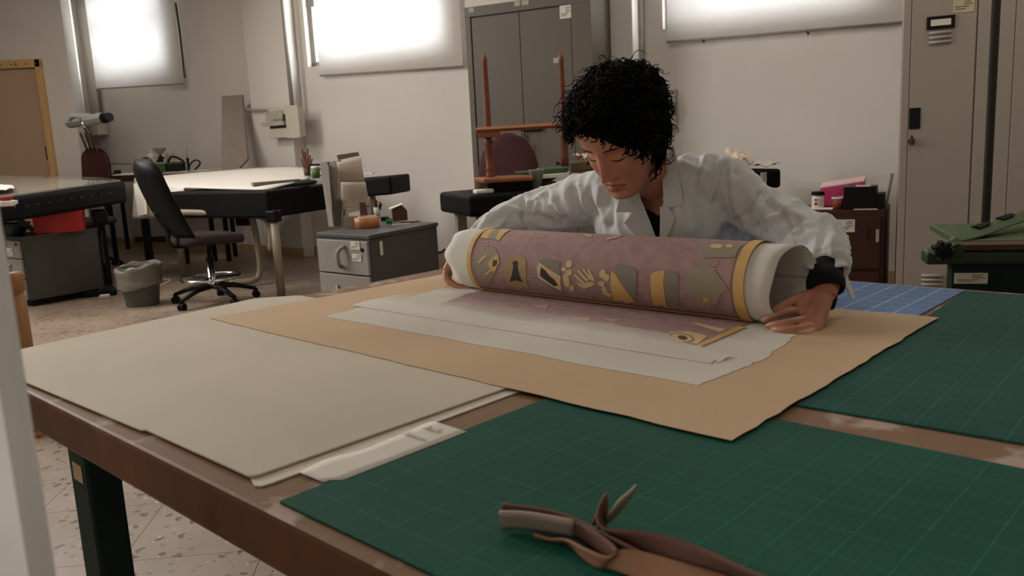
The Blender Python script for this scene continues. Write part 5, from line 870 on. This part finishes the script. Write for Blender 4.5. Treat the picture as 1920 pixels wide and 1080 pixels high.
hand(bg_, wrL, knL, fL, dd([(1530, 552, 1.548), (1496, 560, 1.535), (1468, 572, 1.522), (1445, 586, 1.515)]), [.0074, .0076, .0073, .0064], .0088)
bg_.tube([armL[-2], D(1552, 520, 1.575), lerp(wrL[1], wrL[2], .5)], [.032, .029, .025], 14)
wrR = dd([(868, 478, 2.20), (863, 478, 2.18), (858, 479, 2.16), (854, 480, 2.145)]); knR = [D(846, 505, 2.205), D(842, 505, 2.185), D(839, 505, 2.165), D(837, 507, 2.148)]
fR = [[knR[i], D(841+i*-1, 524, 2.185-.018*i), D(860, 538, 2.165-.018*i), D(888, 544, 2.145-.018*i)] for i in range(4)]
hand(bg_, wrR, knR, fR, [wrR[0], D(862, 470, 2.16), D(868, 462, 2.12), D(880, 462, 2.08)], [.0092, .0094, .009, .0085], .0098)
bg_.tube([armR[-2], armR[-1], lerp(wrR[1], wrR[2], .5)], [.034, .03, .024], 14)
for pts, rd in ((armR, rdR), (armL, rdL)): bg_.tube(smoothpath(pts, 4), [x-.018 for x in np.interp(np.linspace(0, 6, 25), range(7), rd)], 14)
for s in (-1, 1):
    hp = pel+Lx*.09*s; bg_.tube(smoothpath([hp, hp-UP*.4+Bx*.02, np.array([*(hp+Bx*.06)[:2], .08])], 5), list(np.interp(np.linspace(0, 1, 11), [0, .5, 1], [.085, .055, .04])), 16)
body = mesh_obj(evalmesh(bg_, .0024, 1, .2), 'body', msk, woman)
# hair
mh = mat('hair', '#090606', .75, spec=.12, var=.3, scale=40)
def hthick(x, y, z):
    hairline = np.interp(x, [-.08, -.05, -.02, .02, .05, .08], [-.005, .045, .060, .052, .012, -.05])
    f = 1/(1+math.exp(-(z-hairline)/.006)); back = 1/(1+math.exp((y-.015)/.01)); low = 1/(1+math.exp(-(z+.085)/.008)); return max(f, back*low)
hv = []; hg2 = G(); NH = 64; zz_ = np.linspace(-.118, .105, 44)
def hair_off(x, y, z):
    k = hthick(x, y, z); side = .015+.005*max(0, math.sin(62*x+2))+.001*max(0, z/.1)
    return k*(side+.016*mnoise.noise(Vector((x*60, y*45, z*45)))), k
vs = []; ks = []
for z in zz_:
    for k in range(NH):
        x, y, z_ = head_pt(2*math.pi*k/NH, z); nrm = np.array([x*1.5, y*.9, z*.9+.015]); nrm /= np.linalg.norm(nrm); o_, kk = hair_off(x, y, z); vs.append(hw(*(np.array([x, y, z_])+nrm*(o_-.008*(1-kk)-.003)))); ks.append(kk)
hg2.add(vs, [(j*NH+k, j*NH+(k+1) % NH, (j+1)*NH+(k+1) % NH, (j+1)*NH+k) for j in range(len(zz_)-1) for k in range(NH) if max(ks[j*NH+k], ks[(j+1)*NH+k]) > .35]+[tuple(range((len(zz_)-1)*NH, len(zz_)*NH))])
hair = part(hg2, 'hair', mh, woman, smooth=True)
cg = G(); r2 = random.Random(11); cnt = 0
gdown = -UP*.6
while cnt < 1900:
    a = r2.uniform(0, 2*math.pi); z = r2.uniform(-.085, .104); x, y, z_ = head_pt(a, z); k = hthick(x, y, z)
    if k < .6: continue
    cnt += 1; nrm = np.array([x*1.5, y*.9, z*.9+.015]); nrm /= np.linalg.norm(nrm); base = hw(*(np.array([x, y, z_])+nrm*(.010+.007*r2.random()))); N_ = hl*nrm[0]+hn*nrm[1]+hu*nrm[2]
    tan = np.cross(N_, [r2.gauss(0, 1), r2.gauss(0, 1), r2.gauss(0, 1)]); tan /= np.linalg.norm(tan); t1 = tan*.6+gdown*.5-hn*.15*(y > 0); t1 = t1-N_*(t1@N_); t1 /= np.linalg.norm(t1)+1e-6; bn_ = np.cross(N_, t1)
    wild = r2.random() < .07; Lh = r2.uniform(.022, .045)*(1.25 if wild else 1); turns = r2.uniform(.8, 1.7); rad = r2.uniform(.004, .009); ph = r2.uniform(0, 6.28); th = r2.uniform(.0012, .0018) if wild else r2.uniform(.0022, .0040); pts = []; n = 13; rise = r2.uniform(.016, .026) if wild else r2.uniform(.0, .008)
    if y > .05 and z < .07: Lh *= .55; rad *= .7
    for i in range(n):
        s = i/(n-1); an = ph+turns*2*math.pi*s; rr_ = rad*(.6+.4*s); pts.append(base+t1*Lh*s+N_*(rise*math.sin(min(1, s*1.3)*math.pi*.6)+rr_*.8*math.sin(an))+bn_*rr_*math.cos(an))
    cg.tube(pts, [th*(1-.65*(i/(n-1))) for i in range(n)], 5, caps=False)
o = part(cg, 'curl', mh, hair, smooth=True); o['kind'] = 'stuff'
# brows, lashes, lips
def fp(x, z, o=.0008): return hw(x, face_y(x, z)+o, z)
for s in (-1, 1):
    part(G().tube([fp(s*(.012+.036*t_), .0165+.006*math.sin(t_*2.4)-.004*t_, -.0005) for t_ in np.linspace(0, 1, 9)], [(.0008+.0013*math.sin(math.pi*min(1, .25+t_*.75)))for t_ in np.linspace(0, 1, 9)], 6), 'eyebrow', mat('brow_hair', '#20130d', .8), woman, smooth=True)
    part(G().tube([fp(s*(.018+.026*t_), -.0095-.0035*math.sin(t_*math.pi), .0) for t_ in np.linspace(0, 1, 9)], [.0008+.0007*math.sin(math.pi*t_) for t_ in np.linspace(0, 1, 9)], 6), 'eyelashes', mh, woman, smooth=True)
    part(G().ell(hw(s*.0062, face_y(s*.0062, -.0505)-.003, -.0515), (.0034, .004, .0022), np.array([hl, hn, hu]).T, 10, 6), 'nostril', mat('nostril', '#3a1a12', .8), woman, smooth=True)
ml_ = mat('lips', '#97493c', .45, var=.06)
part(G().grid(lambda s, t_: (lambda x: fp(x, -.0722+(.0085-.0018*math.exp(-(x/.004)**2))*(1-(x/.0245)**2)*t_, .0006))(-.024+.048*s), 20, 5), 'upper_lip', ml_, woman, smooth=True); part(G().grid(lambda s, t_: (lambda x: fp(x, -.0728-.0105*(1-(x/.0245)**2)*t_, .0006))(-.024+.048*s), 20, 5), 'lower_lip', ml_, woman, smooth=True)
part(G().tube([fp(x, -.0725-.001*abs(x)/.02, .0003) for x in np.linspace(-.025, .025, 12)], .0009, 6), 'mouth_line', mat('mouth_line', '#4a1c15', .8), woman, smooth=True)
# clothes: sweater inside, lab coat outside with a real V opening
def px_of(p): q = p-CP; z = q@fwd; return 960+F*(q@cr)/z, 540-F*(q@cu)/z
def inpoly(x, y, poly):
    c = False; j = len(poly)-1
    for i in range(len(poly)):
        if (poly[i][1] > y) != (poly[j][1] > y) and x < (poly[j][0]-poly[i][0])*(y-poly[i][1])/(poly[j][1]-poly[i][1])+poly[i][0]: c = not c
        j = i
    return c
def cut(me, poly):
    bm = bmesh.new(); bm.from_mesh(me); dl = []
    for f in bm.faces:
        c = np.array(f.calc_center_median()); u, v = px_of(c)
        if inpoly(u, v, poly) and np.array(f.normal)@(CP-c) > 0: dl.append(f)
    bmesh.ops.delete(bm, geom=dl, context='FACES'); bm.to_mesh(me); bm.free()
sg = G(); torso(sg, .026)
sme = evalmesh(sg, .006, 4); cut(sme, [(1150, 250), (1300, 250), (1262, 380), (1246, 402), (1232, 404), (1206, 388), (1190, 360)])
M_sw = mat('black_knit', '#08080a', .95, var=.2)
sw = mesh_obj(sme, 'black_sweater', M_sw, woman)
cf = [D(1549, 488, 1.615), D(1550, 510, 1.575), D(1547, 530, 1.556), lerp(wrL[1], wrL[2], .5)+UP*.0]
part(G().tube(smoothpath([D(1549, 490, 1.63), D(1549, 505, 1.59), D(1548, 528, 1.558), D(1550, 545, 1.545)], 5), [.030]*9+[.032, .034, .034, .034, .033, .032, .031], 20, caps=False), 'sweater_cuff', M_sw, sw, smooth=True, solid=.003)
part(G().prism([D(1556, 535, 1.56), D(1575, 515, 1.58), D(1572, 560, 1.545), D(1566, 584, 1.53), D(1549, 580, 1.53), D(1557, 562, 1.54)], (.006, .03, .0)), 'cuff_fold', M_sw, sw, bevel=.006)
kg_ = G(); torso(kg_, 0)
for pts, rd in ((armR, rdR), (armL, rdL)): kg_.tube(smoothpath(pts, 5), list(np.interp(np.linspace(0, 6, 31), range(7), rd)), 24)
kg_.tube(smoothpath([pel+UP*.02, pel-UP*.2+Bx*.03, pel-UP*.42+Bx*.04], 5), [(.20, .15)]*4+[(.22, .17)]*4+[(.24, .19)]*3, 24, flat=Lx)
cme = evalmesh(kg_, .0048, 10)
n = len(cme.vertices); co = np.empty(n*3); cme.vertices.foreach_get('co', co); co = co.reshape(-1, 3); no = np.empty(n*3); cme.vertices.foreach_get('normal', no); no = no.reshape(-1, 3)
paths = [np.array(smoothpath(p, 6)) for p in (armR, armL)]; disp = np.zeros(n)
shc = [shR, shL]
for i in range(n):
    p = co[i]; best = None
    for k, pa in enumerate(paths):
        d_ = np.linalg.norm(pa-p, axis=1); j = int(d_.argmin())
        if best is None or d_[j] < best[0]: best = (d_[j], k, j/len(pa), pa[j], pa[min(j+1, len(pa)-1)]-pa[max(j-1, 0)])
    dist, k, s, c, tg_ = best; wa = min(1, max(0, (s-.12)/.2))*min(1, max(0, (.13-dist)/.04)); fade = min(1, max(0, (.97-s)/.12))
    q = p-c; tg_ = tg_/np.linalg.norm(tg_); al = s*.55; ang_ = math.atan2(q@np.cross(tg_, UP), q@UP)
    w1 = mnoise.noise(Vector((al*10+1.3*math.sin(ang_*1+k*2), math.cos(ang_)*.8+k*7, math.sin(ang_)*.8))); w2 = mnoise.noise(Vector((al*24+2*math.sin(ang_), math.cos(ang_)*2+k*3, math.sin(ang_)*2+5)))
    sl = (.42-abs(w1)**.75)*.022+(.5-abs(w2))*.004-.004
    lx, bz = p@Lx, p@UP; w3 = mnoise.noise(Vector((lx*17+bz*5, bz*3.5, 2.0))); w4 = mnoise.noise(Vector((lx*34-bz*9, bz*7, 8.0))); to = (.42-abs(w3)**.8)*.016+(.5-abs(w4))*.004-.006
    disp[i] = sl*wa*fade+to*(1-wa)
ed = np.empty(len(cme.edges)*2, dtype=np.int64); cme.edges.foreach_get('vertices', ed); ed = ed.reshape(-1, 2)
deg = np.bincount(ed.ravel(), minlength=n).astype(float)
for _ in range(2): acc = np.bincount(ed[:, 0], disp[ed[:, 1]], n)+np.bincount(ed[:, 1], disp[ed[:, 0]], n); disp = .4*disp+.6*acc/np.maximum(deg, 1)
FOLD = [(1, 6, [(1282, 305), (1333, 324)]), (-1, 6, [(1306, 278), (1308, 314), (1299, 341)]), (-1, 6, [(1337, 292), (1333, 326), (1316, 366)]), (1, 6, [(1322, 290), (1320, 330), (1308, 365)]), (-1, 6, [(1361, 309), (1342, 378)]), (1, 6, [(1352, 300), (1334, 372)]), (-1, 5, [(1378, 322), (1362, 352), (1367, 392)]), (1, 6, [(1366, 298), (1372, 346)]), (-1.6, 7, [(1408, 384), (1380, 422)]),
 (-1.3, 6, [(1421, 366), (1407, 397), (1399, 420)]), (1.2, 6, [(1432, 352), (1416, 390), (1411, 418)]), (1.2, 7, [(1452, 352), (1424, 408)]), (-1, 5, [(1441, 384), (1469, 396)]), (1.3, 6, [(1445, 411), (1473, 397), (1497, 380)]), (1, 6, [(1473, 397), (1508, 406)]), (-1.3, 6, [(1428, 407), (1437, 436)]), (-1.2, 6, [(1469, 449), (1481, 431), (1521, 404)]), (1.2, 7, [(1490, 436), (1540, 408)]), (-1.2, 6, [(1494, 460), (1521, 449)]), (1.2, 6, [(1492, 449), (1524, 440)]), (-1, 6, [(1545, 420), (1536, 470)]), (1, 7, [(1562, 425), (1560, 480)]), (-1, 5, [(1530, 470), (1572, 462)]),
 (-1.6, 5, [(1074, 352), (1077, 378), (1093, 407)]), (1, 6, [(1086, 346), (1090, 376), (1104, 404)]), (-1.4, 5, [(1024, 362), (1028, 383), (1039, 400), (1056, 416)]), (1.1, 6, [(1034, 358), (1040, 382), (1054, 402)]), (1.4, 5, [(988, 370), (995, 396), (1002, 398), (1006, 383)]), (-1.2, 5, [(978, 386), (987, 402)]), (-1.3, 6, [(922, 419), (949, 401), (979, 408)]), (1.2, 6, [(915, 410), (945, 391), (978, 396)]), (-1, 5, [(1004, 402), (1026, 413)]), (-1, 6, [(1038, 390), (1055, 412)]), (-1.2, 6, [(1104, 352), (1106, 376), (1122, 405)]), (1.2, 6, [(1123, 350), (1121, 382), (1134, 412)]), (-1, 7, [(1148, 385), (1142, 425)]), (1, 8, [(1290, 370), (1300, 430)]), (-1, 8, [(1318, 385), (1326, 435)]), (-1, 9, [(1352, 400), (1362, 440)])]
qc = co-CP; zc2 = qc@fwd; pu, pv = 960+F*(qc@cr)/zc2, 540-F*(qc@cu)/zc2; facing = np.clip(-(no*qc).sum(1)/np.linalg.norm(qc, axis=1)*2.0, 0, 1)
for am, sg_, pl in FOLD:
    dm = np.full(n, 1e9)
    for (x0, y0), (x1, y1) in zip(pl, pl[1:]):
        t_ = np.clip(((pu-x0)*(x1-x0)+(pv-y0)*(y1-y0))/((x1-x0)**2+(y1-y0)**2), 0, 1); dm = np.minimum(dm, np.hypot(pu-x0-t_*(x1-x0), pv-y0-t_*(y1-y0)))
    disp = disp+am*(.0066 if am > 0 else .0052)*np.exp(-(dm/sg_)**2)*facing
co += no*disp[:, None]; cme.vertices.foreach_set('co', co.ravel()); cme.update()
VP_ = [(1160, 262), (1244, 262), (1246, 330), (1243, 360), (1242, 395), (1241, 425), (1240, 452), (1232, 452), (1214, 410), (1196, 362), (1180, 330)]
bv = BVHTree.FromPolygons([tuple(x) for x in co], [tuple(p.vertices) for p in cme.polygons])
cut(cme, VP_)
M_ct = mat('lab_coat', '#d2d4d2', .85, var=.02, scale=6, bump=.08, bscale=400, sheen=.1)
coat = mesh_obj(cme, 'lab_coat', M_ct, woman); q = coat.modifiers.new('smooth', 'SMOOTH'); q.iterations = 1; q.factor = .4; q = coat.modifiers.new('solid', 'SOLIDIFY'); q.thickness = .002; q.offset = -1
def drapecoat(name, poly, off, lift=None, th=.0022):
    uv = [(u/1000, v/1000) for u, v in poly]; bm = bmesh.new(); bm.faces.new([bm.verts.new((x, y, 0)) for x, y in uv]); bmesh.ops.triangulate(bm, faces=bm.faces)
    for _ in range(4):
        le = [e for e in bm.edges if e.calc_length() > .009]
        if not le: break
        bmesh.ops.subdivide_edges(bm, edges=le, cuts=1); bmesh.ops.triangulate(bm, faces=bm.faces)
    bm.verts.index_update(); P_ = [(v.co.x*1000, v.co.y*1000) for v in bm.verts]; fs = [tuple(v.index for v in f.verts) for f in bm.faces]; bm.free()
    dep = []
    for u, v in P_:
        d_ = ray(u, v); h = bv.ray_cast(Vector(CP), Vector(d_/np.linalg.norm(d_))); dep.append((h[3]/np.linalg.norm(d_)) if h[0] is not None else None)
    kn_ = [x for x in dep if x]; md = np.median(kn_); dep = [x if x and abs(x-md) < .14 else md for x in dep]
    for _ in range(70):
        acc = [[] for _ in dep]
        for f in fs:
            for a_ in f: acc[a_] += [dep[b_] for b_ in f if b_ != a_]
        dep = [.5*x+.5*sum(a_)/len(a_) for x, a_ in zip(dep, acc)]
    vs = [CP+ray(u, v)*(t_-off-(lift(u, v) if lift else 0)) for (u, v), t_ in zip(P_, dep)]; return part(G().add(vs, fs), name, M_ct, coat, solid=th, smooth=False)
drapecoat('lapel', [(1238, 388), (1252, 388), (1265, 409), (1258, 428), (1247, 452), (1237, 452), (1238, 420)], .017, th=.004)
drapecoat('lapel', [(1190, 372), (1198, 364), (1206, 384), (1218, 414), (1232, 452), (1198, 452), (1188, 440), (1170, 418), (1186, 398)], .017, th=.004)
drapecoat('collar', [(1262, 270), (1270, 300), (1273, 330), (1277, 358), (1281, 384), (1253, 389), (1246, 386), (1243, 355), (1243, 318), (1246, 300), (1254, 284)], .023, th=.004)
drapecoat('collar', [(1197, 358), (1200, 366), (1192, 388), (1186, 398), (1155, 398), (1160, 376), (1172, 366)], .023, th=.004)
# left cuff flap and shoulder seams
def scuff(s_, t_): a_ = -math.pi+2*math.pi*s_; c_ = lerp(D(1549, 472, 1.64), D(1546, 504, 1.592), t_); return c_+cr*math.sin(a_)*.043-fwd*(math.cos(a_)*.046)+UP*.004*math.sin(3*a_)*t_
part(G().grid(scuff, 26, 6), 'sleeve_cuff', M_ct, coat, solid=.003, smooth=True)
part(G().add([D(1562, 488, 1.585), D(1588, 490, 1.61), D(1589, 520, 1.60), D(1602, 558, 1.585), D(1598, 560, 1.58), D(1574, 514, 1.565)], [(0, 1, 2, 5), (2, 3, 4, 5)]), 'cuff_flap', M_ct, coat, solid=.003)
# trousers and shoes behind the table
for s in (-1, 1):
    hp = pel+Lx*.09*s; part(G().tube(smoothpath([hp-UP*.1, hp-UP*.4+Bx*.02, np.array([*(hp+Bx*.06)[:2], .07])], 5), list(np.interp(np.linspace(0, 1, 11), [0, .5, 1], [.1, .075, .065])), 18), 'trouser_leg', mat('dark_trousers', '#1c1e24', .9), woman, smooth=True)
    f0 = np.array([*(hp+Bx*.08)[:2], .0]); part(G().tube([f0+Bx*.04+UP*.045, f0-Bx*.02+UP*.045, f0-Bx*.12+UP*.035, f0-Bx*.18+UP*.025], [(.035, .045), (.04, .045), (.045, .034), (.03, .024)], 14, flat=UP), 'shoe', mat('black_shoe', '#121212', .5), woman, smooth=True)
# ================================================================== LEATHER STRAPS on the near mat
M_le = mat('tan_leather', '#68483a', .75, var=.1, scale=12, bump=.15, bscale=250); M_le2 = mat('leather_light', '#8a6349', .75, var=.08, scale=12); M_vel = mat('velcro', '#97897a', .95, var=.06, scale=150)
zm = ZT+.0055
def ribbon(e0, e1, name, m, par, n=5, th=.0022):
    A = smoothpath([P(u, v, zm+h) for u, v, h in e0], n); B = smoothpath([P(u, v, zm+h) for u, v, h in e1], n); k = len(A); B = [B[int(round(i*(len(B)-1)/(k-1)))] for i in range(k)]
    g = G(); rows = 4; g.add([lerp(A[i], B[i], j/rows) for i in range(k) for j in range(rows+1)], [(i*(rows+1)+j, (i+1)*(rows+1)+j, (i+1)*(rows+1)+j+1, i*(rows+1)+j+1) for i in range(k-1) for j in range(rows)]); return part(g, name, m, par, solid=th, smooth=True, off=0)
s1 = thing('leather_strap', 'brown leather strap with a beige hook and loop patch on the near green mat', 'strap', P(1040, 1000, zm), 'leather straps on the green mat')
ribbon([(934, 959, .02), (990, 961, .021), (1070, 975, .021), (1105, 990, .021), (1140, 1012, .02), (1158, 1032, .018)], [(940, 991, .001), (990, 992, .001), (1072, 1005, .001), (1100, 1020, .001), (1125, 1038, .001), (1140, 1046, .001)], 'strap_band', M_le, s1)
ribbon([(936, 960, .0205), (990, 962, .0215), (1076, 977, .0215)], [(939, 990, .0015), (990, 991, .0015), (1077, 1005, .0015)], 'velcro_patch', M_vel, s1, th=.0046)
ribbon([(942, 944, .022), (985, 950, .022), (1035, 958, .022), (1085, 975, .021), (1122, 995, .02), (1170, 1018, .018), (1215, 1040, .012), (1270, 1058, .008)], [(944, 963, .008), (990, 972, .006), (1040, 983, .004), (1080, 995, .003), (1118, 1012, .002), (1160, 1036, .002), (1205, 1052, .002), (1260, 1066, .002)], 'strap_band', M_le, s1)
ribbon([(1000, 1000, .004), (1030, 1010, .005), (1062, 1012, .010), (1100, 1030, .014), (1140, 1044, .014), (1162, 1032, .016), (1190, 1031, .016), (1240, 1044, .014), (1300, 1062, .012), (1370, 1082, .01)], [(1003, 1008, .0), (1035, 1015, .0), (1062, 1018, .0), (1092, 1046, .0), (1118, 1064, .0), (1140, 1066, .0), (1170, 1076, .0), (1210, 1092, .0), (1260, 1110, .0), (1330, 1130, .0)], 'strap_band', M_le2, s1)
s2 = thing('leather_strap', 'brown leather strap with an upright curled end on the near green mat', 'strap', P(1250, 1030, zm), 'leather straps on the green mat')
ribbon([(1137, 924, .055), (1128, 938, .048), (1121, 955, .04), (1119, 972, .034), (1124, 985, .03), (1145, 993, .028), (1190, 996, .027), (1230, 1000, .026), (1275, 1011, .025), (1330, 1033, .024), (1390, 1062, .022), (1460, 1092, .02)], [(1138, 926, .054), (1139, 950, .036), (1138, 970, .022), (1136, 985, .012), (1140, 996, .008), (1155, 1012, .003), (1185, 1030, .002), (1225, 1046, .001), (1265, 1062, .001), (1320, 1076, .001), (1375, 1090, .001), (1440, 1120, .001)], 'strap_band', M_le, s2)
ribbon([(1192, 909, .062), (1180, 922, .055), (1162, 937, .046), (1148, 955, .036), (1136, 968, .028)], [(1194, 912, .060), (1183, 932, .045), (1166, 954, .03), (1152, 970, .018), (1134, 984, .008)], 'velcro_end', M_vel, s2)
ribbon([(1112, 980, .02), (1115, 970, .024), (1122, 972, .024), (1124, 984, .02), (1120, 990, .016)], [(1111, 985, .006), (1114, 982, .006), (1122, 984, .006), (1124, 992, .004), (1118, 996, .002)], 'strap_loop', M_le, s2)
